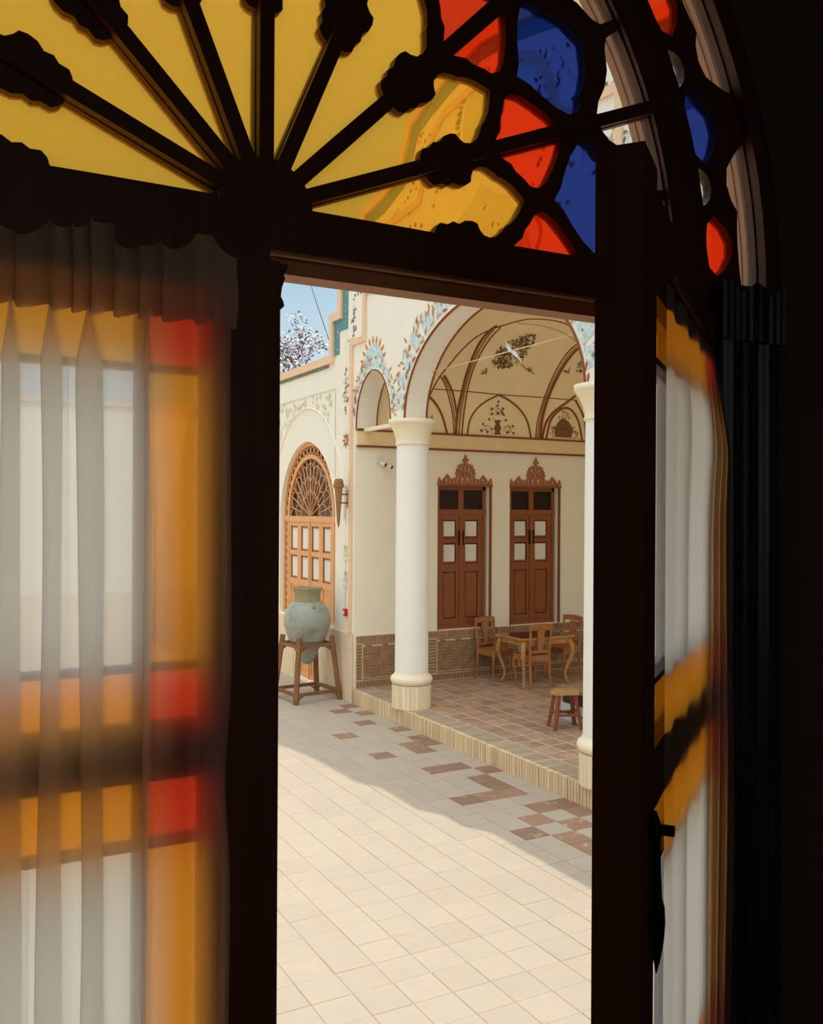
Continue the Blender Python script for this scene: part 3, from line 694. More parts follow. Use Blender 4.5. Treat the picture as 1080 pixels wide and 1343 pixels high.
bouquet(p, 672, 463, 27, 15, 240, -.55, CB); bouquet(p, 689, 448, 16, 9, 90, -.5, CB); bouquet(p, 660, 478, 12, 6, 60, 0, (BRNi, BRNi, DRKi)); bouquet(p, 661, 466, 12, 8, 50, 0, CB)
p.stroke([(640, 486), (636, 489), (631, 491)], .9, DRKi); p.stroke([(684, 477), (690, 484), (697, 487), (701, 491)], .9, DRKi); bouquet(p, 694, 485, 4, 3, 7); bouquet(p, 637, 487, 4, 2, 6)
p.done('painted_bouquet', vault)
p = Paint(cpaint)
p.poly([(648.5, 551), (657.5, 551), (655.5, 556), (658, 562), (656, 566), (657.5, 570), (648.5, 570), (650, 566), (648, 562), (650.5, 556)], BRNi)
for x_, y_ in ((653, 532), (646, 536), (660, 536), (653, 541), (646, 543), (660, 543), (642, 550), (664, 551), (634, 556), (632, 565), (640, 566), (666, 567), (673, 559), (674, 568), (654, 527)): p.flower(x_, y_, 2.3, DRKi, 5)
bouquet(p, 653, 541, 10, 10, 26, 0, sz=.7); bouquet(p, 638, 563, 9, 5, 18, 0, sz=.7); bouquet(p, 668, 563, 9, 5, 18, 0, sz=.7)
p.done('painted_vase', vault)
p = Paint(cpaint)
p.poly([(729, 573), (728, 562), (733, 554), (740, 548), (747, 554), (752, 563), (750, 574)], BRNi)
bouquet(p, 740, 562, 10, 9, 50, 0, (DRKi, GRNi, BRNi), .7)
bouquet(p, 740, 545, 10, 7, 30, 0, sz=.7); bouquet(p, 725, 565, 5, 10, 22, .4, sz=.7); bouquet(p, 755, 567, 4, 9, 22, -.4, sz=.7); bouquet(p, 745, 487, 4, 3, 6); bouquet(p, 763, 485, 6, 12, 24)
bouquet(p, 566, 550, 3, 8, 9)
p.done('painted_lunette', vault)
# back wall and roofs of the portico; near end left open for fill light
r = B().box(9.75, 9.95, 5.0, 11.9, 0, 5.5).build('wall_portico_back', ENDPL); tag(r, 'cream back wall of the portico hidden by the second column', 'wall', kind='structure')
bb = B().box(XF1 - .05, 10.1, 4.9, 12.0, 5.5, 5.65); bb.box(XF1 - .05, 9.6, 12.0, YFAR, 4.7, 4.85); bb.box(XF1 - .05, 7.2, YN, 4.9, 4.7, 4.85)  # last slab is unseen, added to keep a sun patch off the step
r = bb.build('roof', PLASTER); tag(r, 'flat roof behind the stepped gable', 'roof', kind='structure')
r = B().box(-5.2, -5.0, 1.3, YFAR, 0, 4.9).build('wall_courtyard_left', PLASTER); tag(r, 'sunlit cream courtyard wall behind the pleated curtain', 'wall', kind='structure')
B().box(-5.24, -4.95, 1.56, YFAR, 4.9, 5.0).build('coping', PEACH, r); B().box(-5.0, -4.98, 1.56, YFAR, 0, .97).build('stone_dado', STONE, r)
r = B().box(-5.2, 5.6, YFAR, YFAR + .2, 0, 4.9).build('wall_courtyard_far', PLASTER); tag(r, 'far cream wall closing the courtyard', 'wall', kind='structure')
B().box(-4.95, 5.37, YFAR - .05, YFAR + .24, 4.9, 5.0).build('coping', PEACH, r); B().box(-4.98, 5.39, YFAR - .02, YFAR, 0, .97).build('stone_dado', STONE, r)

# ------------------------------------------------------------------ step, portico floor, courtyard paving
step = empty('portico_step', (5.5, YC, 0), 'low step of upright pale bricks along the portico', 'step', 'structure')
B().box(5.408, 5.72, 5.0, 11.62, 0, .19).build('step_core', mat('dark_joint_mortar', C(150, 120, 88), .95, .1, 14), step)  # darker mortar core showing between the step bricks
cube_s = unit_cube(STEPBRICK, 'step_brick'); R = random.Random(5)
cube_e = unit_cube(mat('dusty_edge_brick', C(176, 156, 134), .9, .12, 40, .3, rnd=.14, stretch=(.25, .08, .03)), 'edge_brick')
y = 5.03
while y < 11.60:
    piece('brick', cube_s, step, (5.428, y, .099), (.056 + R.uniform(-.006, .004), .0375, .2 + R.uniform(-.006, .003)), 0); y += .0455
y = 5.06
while y < 11.60:
    piece('edge_brick', cube_e, step, (5.587, y, .185), (.256, .085, .03 + R.uniform(-.002, .001)), 0); y += .091
pfl = empty('floor_portico', (7.6, YC, .2), 'portico floor of worn square brown tiles', 'floor', 'structure')
B().box(5.70, 9.75, 5.0, YE, .1, .1985).build('mortar_bed', PGROUT, pfl)
def tile_mesh(sz, h, ch, mt, name):
    s, t = sz / 2, sz / 2 - ch
    v = [(-s, -s, 0), (s, -s, 0), (s, s, 0), (-s, s, 0), (-s, -s, h - ch), (s, -s, h - ch), (s, s, h - ch), (-s, s, h - ch), (-t, -t, h), (t, -t, h), (t, t, h), (-t, t, h)]
    f = [(8, 9, 10, 11)] + [(i, (i + 1) % 4, 4 + (i + 1) % 4, 4 + i) for i in range(4)] + [(4 + i, 4 + (i + 1) % 4, 8 + (i + 1) % 4, 8 + i) for i in range(4)]
    me = bpy.data.meshes.new(name); me.from_pydata(v, [], f); me.materials.append(mt); me.update(); return me, v, f
def pave(root, spots, meshes, z, restname, restmat, R, key):
    spots.sort(key=key)
    for i, (x_, y_, k) in enumerate(spots[:300]):
        piece('tile', meshes[k][0], root, (x_, y_, z + R.uniform(-.001, .001)), (1, 1, 1), 0, (R.uniform(-.002, .002), R.uniform(-.002, .002)))
    rb = {}
    for x_, y_, k in spots[300:]:
        zz = z + R.uniform(-.001, .001); rb.setdefault(k, B()).add([(p[0] + x_, p[1] + y_, p[2] + zz) for p in meshes[k][1]], meshes[k][2])
    for k, b_ in rb.items(): tag(b_.build(restname, meshes[k][0].materials[0], root, recalc=False), kind='stuff')
pm = {0: tile_mesh(.234, .022, .003, PTILE, 'portico_tile')}
spots = []
for i in range(16):
    for j in range(26): spots.append((5.72 + .125 + i * .252, YE - .13 - j * .252, 0))
def nearkey(s):
    p_ = toPx((s[0], s[1], .2)); vis_ = 360 < p_[0] < 770 and p_[2] > 0
    return (0 if vis_ else 1, p_[2])
pave(pfl, spots, pm, .18, 'tile_field', PTILE, random.Random(11), nearkey)
court = empty('floor_courtyard', (2, 9, 0), 'courtyard paved with pale square tiles, sunlit and shaded', 'floor', 'structure')
B().box(-5, 5.42, 1.56, YFAR, -.1, -.0045).build('mortar_bed', GROUT, court)
B().box(5.42, 9.95, YN, 5.0, -.1, -.004).build('mortar_bed', GROUT, court)
cm = {0: tile_mesh(.2455, .02, .003, TILE, 'courtyard_tile'), 1: tile_mesh(.2455, .02, .003, TILEBROWN, 'worn_tile')}
dark = [(5.2, 11.51), (5.25, 11.09), (5.04, 11.28), (4.96, 10.38), (4.67, 9.94), (5.19, 10.07), (5.27, 9.59), (5.19, 9.3), (4.54, 9.07), (4.95, 9.32), (4.99, 9.05), (4.76, 8.36), (5.0, 8.31), (5.0, 7.77), (5.29, 7.97), (4.77, 7.33), (4.57, 7.26),
        (5.05, 7.5), (5.24, 6.82), (4.8, 6.58), (5.23, 6.53), (5.05, 7.32), (5.11, 6.77), (5.06, 6.2), (4.8, 6.1), (4.55, 6.3), (4.9, 5.85), (5.2, 5.9)]
dset = set((int(math.floor((x_ - 2.16) / .252)), int(math.floor((y_ - 5.63) / .25))) for x_, y_ in dark)
spots = []
for i in range(-26, 13):
    for j in range(-15, 46):
        x_, y_ = 2.16 + .252 * (i + .5), 5.63 + .25 * (j + .5)
        if x_ < -4.3 or y_ < 1.9 or y_ > 17 or x_ > 5.4: continue
        spots.append((x_, y_, 1 if (i, j) in dset else 0))
def nk2(s):
    p_ = toPx((s[0], s[1], 0)); ok = p_[2] > 0 and 335 < p_[0] < 800 and p_[1] < 1380
    return (0 if ok else 1, p_[2])
pave(court, spots, cm, -.02, 'tile_field', TILE, random.Random(12), nk2)

# ================================================================== THINGS OUTSIDE
def column(y, label):
    c = (5.60, y); root = empty('column', (c[0], c[1], .2), label, 'column')
    pr_ = [(.0, .0), (.225, 0), (.225, .30), (.0, .30)]
    B().lathe(pr_, (c[0], c[1], .195), 32).build('plinth_core', MORTAR, root)
    me = unit_cube(PLINTHBRICK, 'plinth_brick')
    for i in range(28):
        t = 2 * pi * i / 28; o = piece('brick', me, root, (c[0] + .225 * cos(t), c[1] + .225 * sin(t), .2 + .148), (.05, .052, .296), t)
    tor = [(.0, .30), (.235, .30), (.262, .325), (.272, .36), (.262, .395), (.235, .415), (.225, .425), (.222, .44), (.0, .44)]
    B().lathe(tor, (c[0], c[1], .2), 40).build('base_ring', CAPITAL, root, smooth=True)
    B().lathe([(.215, .43), (.213, 1.2), (.209, 2.4), (.205, 3.36)], (c[0], c[1], .2), 48).build('shaft', WHITECOL, root, smooth=True)
    cap = [(.205, 3.345), (.222, 3.35), (.222, 3.375), (.212, 3.385), (.216, 3.42), (.236, 3.50), (.275, 3.58), (.305, 3.62), (.312, 3.625), (.312, 3.675), (0, 3.675)]
    B().lathe(cap, (c[0], c[1], .2), 48).build('capital', CAPITAL, root, smooth=True)
    return root
column(10.27, 'white round column on ribbed brick plinth standing alone in front of the end wall')
column(6.51, 'white round column beside the stool, partly hidden by the open door leaf')

# tie rod through the big arch, with its little white fan fixture
rod = B().tube([(5.70, 10.08, 4.46), (5.70, 6.74, 4.46)], .006, 8)
trod = empty('tie_rod', (5.70, YC, 4.46), 'thin pale tie rod with a small winged fixture crossing the big arch', 'rod')
rod.build('rod', mat('peach_metal', C(236, 206, 176), .5), trod, smooth=True)
bb = B(); c0 = Vector((5.70, 8.22, 4.46))
for s_ in (1, -1):
    for q in range(2):
        bb.tube([c0 + Vector((0, 0, 0)), c0 + Vector((.02, s_ * .06, .05 * s_ * (1 - q * .5))), c0 + Vector((.03, s_ * .15, .12 * s_ - q * .03))], [.012, .02, .004], 6)
bb.lathe([(0, -.02), (.022, -.012), (.022, .012), (0, .02)], tuple(c0), 10)
bb.build('winged_fixture', WHITEP, trod, smooth=True)

# big arched lattice door in the wing wall
ad = empty('door_5', (XF0 + .1, DC, .04), 'honey wood arched door with fan lattice and glass panes behind the jar', 'door', 'structure')
XD = XF0 + .09
def apt(a, b, t): return (DC + a * cos(t), 2.60 + b * sin(t))
def tubes(nm, lines, rr, mt=HONEY, par=ad, n=6):
    b_ = B()
    for L in lines: b_.tube([(XD - .012, y_, z_) for y_, z_ in L], rr, n)
    return b_.build(nm, mt, par, smooth=True)
ND = 40
def archframe(a0, b0, a1, b1, x0, x1, nm): return B().plate([apt(a1, b1, pi * i / ND) for i in range(ND + 1)] + [apt(a0, b0, pi * (ND - i) / ND) for i in range(ND + 1)], [], x0, x1, fF).build(nm, HONEY, ad)
archframe(1.09, 1.13, 1.15, 1.19, XD - .03, XD + .03, 'outer_arch'); archframe(.90, .93, .97, 1.0, XD - .03, XD + .02, 'inner_arch')
for i in range(22):
    t = pi * (i + .5) / 22; cy_, cz_ = apt(1.03, 1.065, t); t2 = math.atan2(1.06 * sin(t), 1.03 * cos(t)); L = []
    for k in range(13): q = 2 * pi * k / 12; u, v = .052 * cos(q), .066 * sin(q); L.append((cy_ + u * cos(t2) - v * sin(t2), cz_ + u * sin(t2) + v * cos(t2)))
    tubes('lattice_loop', [L], .010)
for i in range(1, 16):
    t = pi * i / 16; thick = .014 if i in (4, 12, 8) else .011
    tubes('lattice_spoke', [[(DC, 2.62) if i % 2 == 0 else apt(.40, .41, t), apt(.92, .95, t)]], thick * .85)
for k0, (ra, rb_) in enumerate(((.36, .46), (.56, .68), (.78, .88))):
    for i in range(16):
        t0_, t1_ = pi * i / 16, pi * (i + 1) / 16; tm = (t0_ + t1_) / 2
        a_, b_ = (ra, rb_) if (i + k0) % 2 else (rb_, ra)
        tubes('lattice_link', [[apt(a_ * .95, a_ * .98, t0_), apt((a_ + b_) / 2 * 1.04 * .95, (a_ + b_) / 2 * 1.04 * .98, tm), apt(b_ * .95, b_ * .98, t1_)]], .008)
B().plate([apt(1.14, 1.18, pi * i / ND) for i in range(ND + 1)], [], XD + .03, XD + .04, fF).build('fan_pane', mat('smoky_door_glass', C(96, 56, 44), .3, .25, 5, col2=C(44, 22, 20)), ad)
def hb(nm, y0, y1, z0, z1, x0, x1, mt=HONEY, par=None): return B().box(x0, x1, y0, y1, z0, z1).build(nm, mt, par or ad)
hb('transom', DC - 1.15, DC + 1.15, 2.53, 2.62, XD - .035, XD + .03)
hb('backing', DC - 1.14, DC + 1.14, 1.0, 2.56, XD + .03, XD + .04, DOORDARK)
for s_ in (-1, 1):
    a_, b_ = sorted((DC + s_ * 1.15, DC + s_ * 1.09)); hb('frame', a_, b_, 1.0, 2.55, XD - .03, XD + .03)
    a_, b_ = sorted((DC + s_ * .98, DC + s_ * .90)); hb('frame', a_, b_, 1.0, 2.55, XD - .03, XD + .03)
    for i in range(13):
        zc_ = 1.06 + i * .12; yc_ = DC + s_ * 1.035
        tubes('lattice_loop', [[(yc_ + .045 * cos(2 * pi * k / 10), zc_ + .062 * sin(2 * pi * k / 10)) for k in range(11)]], .011)
hb('sill', DC - 1.15, DC + 1.15, 1.0, 1.05, XD - .035, XD + .03) if False else None
for s_ in (-1, 1):
    hb('sill', min(DC + s_ * .46, DC + s_ * 1.15), max(DC + s_ * .46, DC + s_ * 1.15), 1.0, 1.045, XD - .04, XD + .03)
cw = .45
for i in range(4):
    y0 = DC - .90 + i * cw; y1 = y0 + cw; mid = i in (1, 2); zb = .05 if mid else 1.045
    if mid: hb('backing', y0, y1, .05, 1.0, XD + .03, XD + .04, DOORDARK)
    lf = hb('door_leaf', y0 + .06, y1 - .06, 1.10, 1.52, XD - .005, XD + .02)
    for u0, u1 in ((y0 + .004, y0 + .075), (y1 - .075, y1 - .004)): hb('stile', u0, u1, zb, 2.53, XD - .022, XD + .02, HONEY, lf)
    for z0, z1 in ((zb, zb + .07), (1.50, 1.60), (1.985, 2.06), (2.46, 2.53)): hb('rail', y0 + .075, y1 - .075, z0, z1, XD - .02, XD + .02, HONEY, lf)
    if mid: hb('panel', y0 + .07, y1 - .07, .12, 1.0, XD - .006, XD + .02, HONEY, lf)
    hb('rail', y0 + .075, y1 - .075, 1.02, 1.09, XD - .02, XD + .02, HONEY, lf)
    for z0, z1 in ((1.60, 1.985), (2.06, 2.46)):
        wv = B(); n = 10; wv.grid([[(XD + .006 - (.006 if q % 2 else 0), y0 + .075 + (cw - .15) * q / n, zz) for q in range(n + 1)] for zz in (z0, z1)]); wv.build('lace_curtain', LACE, lf)
        hb('pane_bead', y0 + .075, y1 - .075, z0, z0 + .03, XD - .012, XD + .004, DOORWOOD, lf); hb('pane_bead', y0 + .075, y1 - .075, z1 - .03, z1, XD - .012, XD + .004, DOORWOOD, lf)
        hb('pane_bead', y0 + .075, y0 + .1, z0, z1, XD - .012, XD + .004, DOORWOOD, lf); hb('pane_bead', y1 - .1, y1 - .075, z0, z1, XD - .012, XD + .004, DOORWOOD, lf)
hb('astragal', DC - .025, DC + .025, .05, 2.53, XD - .04, XD - .018)
# jar on its stand
SC = Vector((4.97, 12.27, 0))
st = empty('jar_stand', SC, 'splayed four-legged wooden stand under the glazed jar', 'stand', rz=rad(7))
WST = mat('worn_stand_wood', C(132, 92, 58), .6, .25, 10, .15)
tops, feet = [], []
for sx, sy in ((-1, -1), (1, -1), (1, 1), (-1, 1)):
    f0 = Vector((sx * .355, sy * .33, 0)); t0 = Vector((sx * .27, sy * .25, .86)); tops.append(t0); feet.append(f0)
    B().beam(f0, t0 + (t0 - f0) * .06, .062, .062).build('leg', WST, st, local=True)
def lerp(i, t): return feet[i].lerp(tops[i], t)
for i in range(4):
    j = (i + 1) % 4
    B().beam(lerp(i, .92), lerp(j, .92), .045, .05).build('top_rail', WST, st, local=True)
    B().beam(lerp(i, .15), lerp(j, .15), .04, .045).build('stretcher', WST, st, local=True)
    for a_, b_ in ((i, j), (j, i)):
        P0, P1 = lerp(a_, .80), lerp(a_, .90).lerp(lerp(b_, .90), .22)
        B().beam(P0, P1, .02, .025).build('brace', WST, st, local=True)
        P0, P1 = lerp(a_, .04), lerp(a_, .13).lerp(lerp(b_, .13), .16)
        B().beam(P0, P1, .018, .02).build('brace', WST, st, local=True)
jar = empty('jar', SC + Vector((0, 0, .49)), 'large blue-green glazed clay jar with collared neck on wooden stand', 'jar')
prof = [(.0, .49), (.04, .495), (.085, .53), (.13, .62), (.185, .74), (.225, .80), (.26, .85), (.305, .96), (.332, 1.06), (.340, 1.13), (.335, 1.2), (.31, 1.28), (.26, 1.35), (.215, 1.385), (.2, 1.40)]
B().lathe(prof, SC, 48).build('body', JAR, jar, smooth=True)
B().lathe([(.2, 1.40), (.188, 1.44), (.19, 1.50), (.205, 1.56), (.222, 1.585), (.225, 1.60), (.212, 1.603), (.195, 1.58), (.175, 1.5), (.175, 1.38), (.22, 1.28), (.0, 1.1)], SC, 48).build('neck', JARNECK, jar, smooth=True)
B().lathe([(.257, .84), (.272, .852), (.263, .868)], SC, 48).build('relief_band', JARNECK, jar, smooth=True)
B().lathe([(.333, 1.045), (.3385, 1.055), (.337, 1.066)], SC, 48).build('relief_band', JAR, jar, smooth=True)
dv = (CAM - SC); dv.z = 0; dv.normalize(); sv = Vector((-dv.y, dv.x, 0))
q = SC + dv * .255 + sv * .09 + Vector((0, 0, 1.335)); B().lathe([(0, -.03), (.02, -.02), (.028, 0), (.02, .02), (0, .03)], tuple(q), 12).build('lug', JARNECK, jar, smooth=True)
# wall torch, alarm box, spotlight
tr = empty('wall_torch', (5.25, 11.81, 2.47), 'tapering wooden wall torch on a bracket beside the lattice door', 'lamp')
TW = mat('torch_wood', C(150, 110, 66), .6, .2, 12)
B().lathe([(.004, 0), (.02, .06), (.06, .54), (.062, .56)], (5.25, 11.81, 2.47), 8).build('cone', TW, tr)
B().lathe([(.062, .56), (.082, .57), (.085, .61), (.07, .62), (.072, .65), (.05, .69), (.0, .69)], (5.25, 11.81, 2.47), 8).build('head', TW, tr)
b_ = B(); b_.beam((5.25, 11.81, 2.94), (5.42, 11.85, 2.94), .02, .02); b_.build('bracket', BRASS, tr); B().beam((5.25, 11.81, 2.82), (5.42, 11.85, 2.82), .02, .02).build('bracket', BRASS, tr)
B().box(5.40, 5.42, 11.815, 11.885, 2.76, 3.0).build('wall_plate', BRASS, tr)
q = onX(455, 803, XF0)
al = empty('fire_alarm', q, 'small red fire alarm box on the cream pilaster', 'alarm')
B().box(XF0 - .035, XF0, q.y - .055, q.y + .055, q.z - .05, q.z + .05).build('box', RED, al); B().box(XF0 - .038, XF0 - .034, q.y + .01, q.y + .045, q.z - .03, q.z + .02).build('button', WHITEP, al)
q = onY(497, 606, YE)
sl = empty('spotlight', q, 'small white twin spotlight on the end wall by the column', 'spotlight')
B().box(q.x - .05, q.x + .03, YE - .03, YE, q.z - .02, q.z + .06).build('base', WHITEP, sl)
for s_ in (0, 1):
    c0 = q + Vector((-.0 + s_ * .10, -.05, .0 - s_ * .03)); b_ = B().tube([c0, c0 + Vector((.05, -.07, -.045))], [.03, .036], 12); hd_ = b_.build('lamp_head', WHITEP, sl, smooth=True)
    c1 = c0 + Vector((.05, -.07, -.045)); B().tube([c1, c1 + Vector((.003, -.004, -.003))], .027, 12).build('lens', DARKGLASS, hd_)

# ------------------------------------------------------------------ table, chairs, stool, chest
def cab(p0, dx, dy, h, r0, n=9, amp=.045):
    pts, rs = [], []
    for i in range(n):
        t = i / (n - 1); z = h * (1 - t); o = amp * sin(2 * pi * t * .93) * (1 - .25 * t) + amp * .55 * max(0, t - .82) / .18
        pts.append((p0[0] + dx * o, p0[1] + dy * o, z)); rs.append(r0 * (1.15 - .62 * min(1, t * 1.15) + (.18 if t > .9 else 0)))
    return pts, rs
def chair(loc, rz, label):
    root = empty('chair', loc, label, 'chair', group='wooden chairs round the portico table', rz=rz)
    L = lambda b_, nm, mt=CHAIRWOOD, sm=False, par=root: b_.build(nm, mt, par, smooth=sm, local=True)
    ORG[root] = Vector(loc)
    L(B().plate([(-.17, -.19), (.17, -.19), (.205, .19), (.12, .215), (-.12, .215), (-.205, .19)], [], .435, .462, lambda u, v, w: (u, v, w)), 'seat')
    for a_, b_ in (((-.165, -.18), (.165, -.18)), ((-.185, .18), (.185, .18)), ((-.165, -.18), (-.185, .18)), ((.165, -.18), (.185, .18))): L(B().beam((*a_, .405), (*b_, .405), .022, .06), 'seat_rail')
    for s_ in (-1, 1):
        L(B().tube([(s_ * .165, -.228, 0), (s_ * .165, -.205, .18), (s_ * .165, -.185, .36), (s_ * .165, -.185, .48), (s_ * .172, -.205, .66), (s_ * .18, -.235, .90)], [.015, .018, .021, .021, .019, .016], 6), 'leg')
        pts, rs = cab((s_ * .18, .175), s_ * .5, .9, .43, .022, 8, .022); L(B().tube(pts, rs, 6), 'leg')
    rt = B(); n = 8; z_top = .825
    prof_ = [(-.19 + .38 * i / n, -.228 - .014 * sin(pi * i / n), z_top + .014 * sin(pi * i / n)) for i in range(n + 1)]
    for i in range(n):
        (x0, y0, z0), (x1, y1, z1) = prof_[i], prof_[i + 1]
        rt.hexa([(x0, y0, z0), (x1, y1, z1), (x1, y1 + .022, z1), (x0, y0 + .022, z0), (x0, y0 - .012, z0 + .078), (x1, y1 - .012, z1 + .078), (x1, y1 + .012, z1 + .078), (x0, y0 + .012, z0 + .078)])
    L(rt, 'top_rail'); L(B().beam((-.165, -.195, .515), (.165, -.195, .515), .02, .035), 'back_rail')
    L(B().hexa([(-.034, -.205, .53), (.034, -.205, .53), (.034, -.19, .53), (-.034, -.19, .53), (-.062, -.238, .83), (.062, -.238, .83), (.062, -.222, .83), (-.062, -.222, .83)]), 'splat')
    return root
tb_ = empty('table', (7.99, 10.87, .2), 'square wooden table with curved legs and dark top among the chairs', 'table')
ORG[tb_] = Vector((0, 0, 0))
for sx in (-1, 1):
    for sy in (-1, 1):
        pts, rs = cab((sx * .40, sy * .275), sx * .75, sy * .75, .66, .036, 11, .06); B().tube(pts, rs, 8).build('leg', TABLEWOOD, tb_, smooth=True, local=True)
for sy in (-1, 1): B().box(-.38, .38, sy * .275 - .012, sy * .275 + .012, .60, .685).build('apron', TABLEWOOD, tb_, local=True)
for sx in (-1, 1): B().box(sx * .40 - .012, sx * .40 + .012, -.265, .265, .60, .685).build('apron', TABLEWOOD, tb_, local=True)
B().box(-.475, .475, -.33, .33, .685, .71).build('table_top', TABLEWOOD, tb_, local=True)
B().box(-.44, .44, -.295, .295, .7085, .713).build('top_inlay', TABLETOP, tb_, local=True)
chair((7.83, 10.72, .2), rad(-2), 'worn wooden chair with its back to the courtyard, drawn up to the table')
chair((7.62, 11.38, .2), rad(-172), 'worn wooden chair at the end wall behind the table, by the door jamb')
chair((8.72, 11.15, .2), rad(100), 'worn wooden chair at the table side away from the courtyard')
sto = empty('stool', (6.62, 8.42, .2), 'low rough wooden stool with splayed legs beside the white chest', 'stool', rz=rad(-18)); 
B().plate([(-.15, -.10), (.13, -.11), (.16, -.02), (.15, .10), (-.13, .11), (-.17, .03)], [], .40, .44, lambda u, v, w: (u, v, w)).build('seat', mat('stool_seat_wood', C(186, 142, 92), .6, .25, 12), sto, local=True)
for sx, sy in ((-1, -1), (1, -1), (1, 1), (-1, 1)): B().beam((sx * .16, sy * .115, 0), (sx * .10, sy * .07, .405), .036, .034).build('leg', STOOLWOOD, sto, local=True)
for sy in (-1, 1): B().beam((-.135, sy * .095, .17), (.135, sy * .095, .17), .02, .03).build('stretcher', STOOLWOOD, sto, local=True)
for sx in (-1, 1): B().beam((sx * .135, -.095, .2), (sx * .135, .095, .2), .02, .03).build('stretcher', STOOLWOOD, sto, local=True)
ch = empty('chest', (7.2, 8.15, .2), 'low white chest with dark upper panel and wooden lid behind the stool', 'chest')
B().box(6.90, 7.6, 7.55, 8.85, .2, .40).build('body', GREYP, ch); B().box(6.915, 7.585, 7.565, 8.835, .40, .55).build('upper_panel', BLACKP, ch)
B().box(6.87, 7.63, 7.52, 8.90, .55, .59).build('lid', mat('grey_lid_wood', C(150, 124, 96), .6, .2, 10), ch); B().box(6.885, 6.90, 7.55, 8.85, .285, .30).build('plank_gap', BLACKP, ch)

# ------------------------------------------------------------------ tree beyond the roof and the cable
tree = empty('tree', (10.4, 26.0, 0), 'bare branching tree with pale blossom beyond the roof line', 'tree'); R = random.Random(40)
tk, br, bl, bd = B(), B(), B(), B()
tk.tube([(10.4, 26, 0), (10.5, 26, 2.5), (10.4, 26.05, 5.2)], [.2, .16, .11], 8)
def grow(p, d, ln, rr, dep):
    q = p + d * ln; mid = p + d * ln * .5 + Vector((R.uniform(-.08, .08), R.uniform(-.08, .08), R.uniform(-.05, .05))) * ln
    br.tube([p, mid, q], [rr, rr * .8, rr * .6], 5, cap=False)
    if dep == 0 or (dep < 3 and R.random() < .8):
        for _ in range(3 if dep == 0 else 1):
            c0 = q + Vector((R.gauss(0, .1), R.gauss(0, .1), R.gauss(0, .1))); s_ = R.uniform(.03, .06); T_ = bl if R.random() < .5 else bd
            T_.add([c0 + Vector((s_, 0, 0)), c0 + Vector((-s_ * .5, s_, 0)), c0 + Vector((-s_ * .5, -s_ * .8, s_ * .3)), c0 + Vector((0, 0, s_))], [(0, 1, 2), (0, 1, 3), (1, 2, 3), (2, 0, 3)])
    if dep == 0: return
    for _ in range(3 if dep > 1 else 3):
        nd = (d + Vector((R.gauss(0, .6), R.gauss(0, .6), R.gauss(.08, .4)))).normalized(); grow(q, nd, ln * R.uniform(.6, .85), rr * .62, dep - 1)
for _ in range(3): grow(Vector((10.4, 26.05, 5.1)), Vector((R.gauss(0, .6), R.gauss(0, .4), .75)).normalized(), 1.0, .07, 5)
tk.build('trunk', BARK, tree); br.build('branches', BARK, tree); tag(bl.build('blossom', BLOSSOM, tree, recalc=False), kind='stuff'); tag(bd.build('buds', BUD, tree, recalc=False), kind='stuff')
q0, q1 = onX(437, 462, 6.2), onX(402, 352, 5.0); 
q1 = CAM + ray(398, 340).normalized() * 24
cb = B().tube([q0, q0.lerp(q1, .5) + Vector((0, 0, -.05)), q1 + (q1 - q0) * .5], .008, 5).build('cable', IRON); tag(cb, 'thin dark cable rising from the stepped parapet into the sky', 'cable')

# ================================================================== CURTAINS
# pleated sheer curtain on the closed leaf
ct = empty('curtain', (0, 1.40, 1.27), 'pleated sheer white curtain with gathered header on the closed door leaf', 'curtain', group=None)
CX0, CX1 = -.40, .428
def pxX(px): return math.tan(YAW + math.atan((px - 540) / F)) * 1.384
bands_t = [(-4, 27), (50, 80), (97, 130), (182, 191)]; bands_b = [(-2, 31), (53, 85), (108, 142), (188, 199)]
def wob(s, z): return .004 * sin(3.1 * (z - 1) + s * 9) * min(1, (3.0 - z) * 3) - .010 * max(0, min(1, (s - .3) / .1)) * math.exp(-((z - 2.28) / .1) ** 2)
bandsX = [((-.36 + .068 * i, -.325 + .068 * i), (-.362 + .068 * i, -.322 + .068 * i)) for i in range(6)] + [((pxX(a[0]), pxX(a[1])), (pxX(b[0]), pxX(b[1]))) for a, b in zip(bands_t, bands_b)]
rows = []
for i in range(61):
    z = 3.0 + (1.27 - 3.0) * i / 60; k = min(1, max(0, (2.88 - z) / .78)); op = min(1, max(.12, (3.01 - z) / .10)); ctrl = [(CX0, 0)]
    for bi, (ta, tb2) in enumerate(bandsX):
        a = ta[0] + (tb2[0] - ta[0]) * k + .003 * sin(z * 5 + bi * 2); b_ = ta[1] + (tb2[1] - ta[1]) * k + .003 * sin(z * 4 + bi)
        mid_ = (a + b_) / 2; hw = (b_ - a) / 2 * op; a, b_ = mid_ - hw, mid_ + hw
        ctrl += [(a - .004, .001), (b_ - .003, 0), (b_, -.003), (b_ - .004, -.006), (mid_, -.008), (a + .004, -.010), (a, -.013), (a + .004, -.016), (mid_, -.016), (b_ + .006, -.008)]
    ctrl += [(.33, -.002), (.35, .003), (.372, -.001), (.392, .002), (CX1, 0)]
    L = smoothline(ctrl, 4); rows.append([(x_ + wob(x_, z), 1.384 + y_ * 1.1, z) for x_, y_ in L])
cu = B().grid(rows).build('fabric', SHEER, ct, smooth=True, recalc=False)
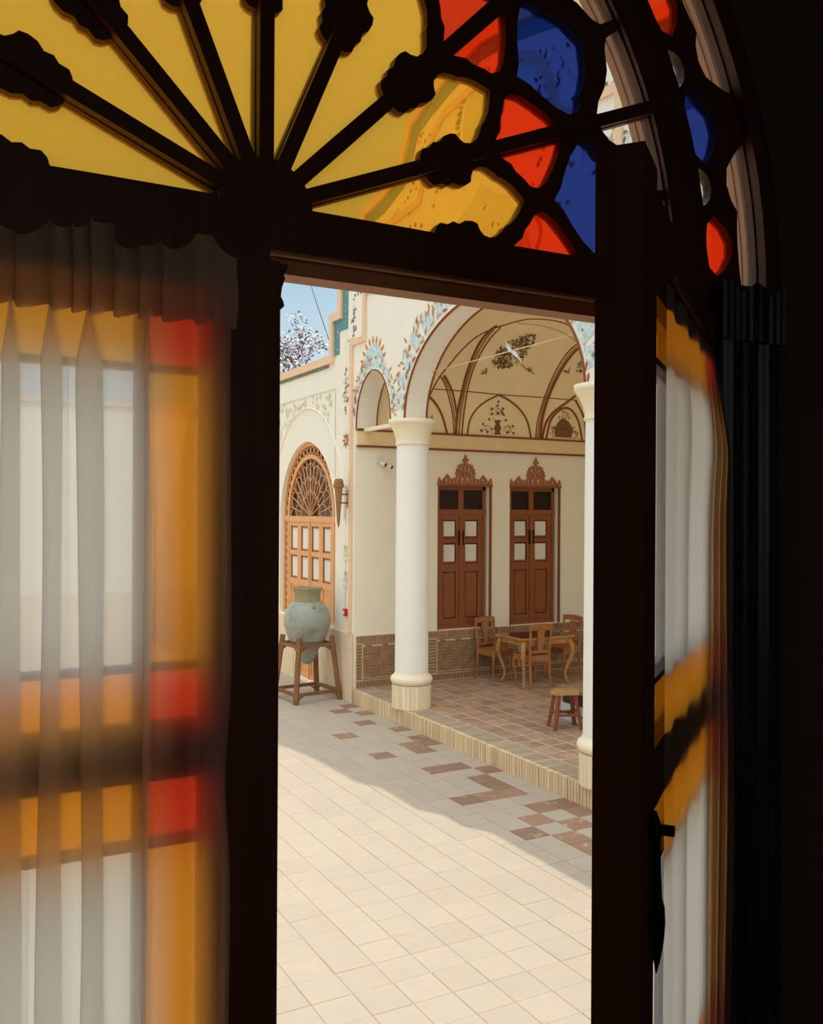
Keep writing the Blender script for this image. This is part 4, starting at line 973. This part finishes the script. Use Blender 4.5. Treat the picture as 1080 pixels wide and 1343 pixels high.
# doubled hem along the free edge
hem = B().grid([[(CX1 - .034 + .036 * j / 6 + wob(CX1, z), 1.377 + .004 * cos(j), z) for j in range(7)] for z in [1.27 + (2.99 - 1.27) * i / 40 for i in range(41)]]).build('hem', SHEER, cu, smooth=True, recalc=False)
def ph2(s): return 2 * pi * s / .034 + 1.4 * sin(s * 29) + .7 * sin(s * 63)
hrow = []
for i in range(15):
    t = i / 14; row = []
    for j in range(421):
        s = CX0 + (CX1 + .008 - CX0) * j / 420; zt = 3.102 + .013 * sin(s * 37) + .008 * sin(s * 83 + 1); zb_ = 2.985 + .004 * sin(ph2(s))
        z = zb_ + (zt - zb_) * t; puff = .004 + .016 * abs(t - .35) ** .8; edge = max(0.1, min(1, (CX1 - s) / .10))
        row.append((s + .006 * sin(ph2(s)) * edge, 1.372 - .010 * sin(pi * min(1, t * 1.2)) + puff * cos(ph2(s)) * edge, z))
    hrow.append(row)
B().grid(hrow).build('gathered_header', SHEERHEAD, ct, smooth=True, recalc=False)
B().tube([(CX0 - .02, 1.388, 3.03), (CX1 + .005, 1.388, 3.03)], .006, 8).build('curtain_rod', BRASS, ct, smooth=True)
# bunched curtain on the inner side of the open leaf
c2 = empty('curtain', (1.3, 1.2, 1.27), 'bunched cream curtain hanging on the inner side of the open door leaf', 'curtain')
rows = []; NZ, NS = 60, 200
for i in range(NZ + 1):
    z = 3.045 + (1.27 - 3.045) * i / NZ; dpt = 3.045 - z
    op = min(1, dpt / .22) ** .8; row = []
    for j in range(NS + 1):
        t = j / NS
        if t < .4:
            u = t / .4; lx = .66 - .44 * u; w0 = .042 + .010 * u + op * .006 * u + .003 * sin(2 * pi * u * 3); 
        else:
            u = (t - .4) / .6; lx = .22 - .16 * u + .022 * op * sin(2 * pi * 3 * u); w0 = .052 + .006 * op + op * .026 * u + .010 * op * sin(2 * pi * 3 * u + 1.2)
        w0 += .010 * op * math.exp(-((z - 2.86) / .12) ** 2) * sin(pi * t) + .004 * min(1, dpt) * t + .003 * sin(z * 5 + t * 4) * t
        row.append(fm2(lx, w0, z))
    rows.append(row)
cv = B().grid(rows).build('fabric', SHEERR, c2, smooth=True, recalc=False)
B().tube([fm2(.08, .052, 3.05), fm2(.66, .052, 3.05)], .006, 8).build('curtain_rod', BRASS, c2, smooth=True)
# dark drape in the side bay
d3 = empty('drape', (1.66, 1.42, 1.27), 'dark navy drape with gathered head beside the cream curtain', 'curtain')
rows = []
for i in range(31):
    z = 3.10 + (1.22 - 3.10) * i / 30; row = []
    for j in range(161):
        s = 1.535 + .20 * j / 160; row.append((s, 1.42 + .006 * cos(s * 110 + .5 * sin(z * 2)) + .004 * sin(s * 47), z))
    rows.append(row)
B().grid(rows).build('fabric', DRAPE, d3, smooth=True, recalc=False)
rows = []
for i in range(9):
    z = 3.20 - .12 * i / 8; row = []
    for j in range(121):
        s = 1.530 + .205 * j / 120; row.append((s, 1.408 + .003 * cos(s * 260 + 2 * sin(s * 40)), z + .012 * sin(s * 70) * (1 - i / 8)))
    rows.append(row)
B().grid(rows).build('gathered_header', DRAPE, d3, smooth=True, recalc=False)
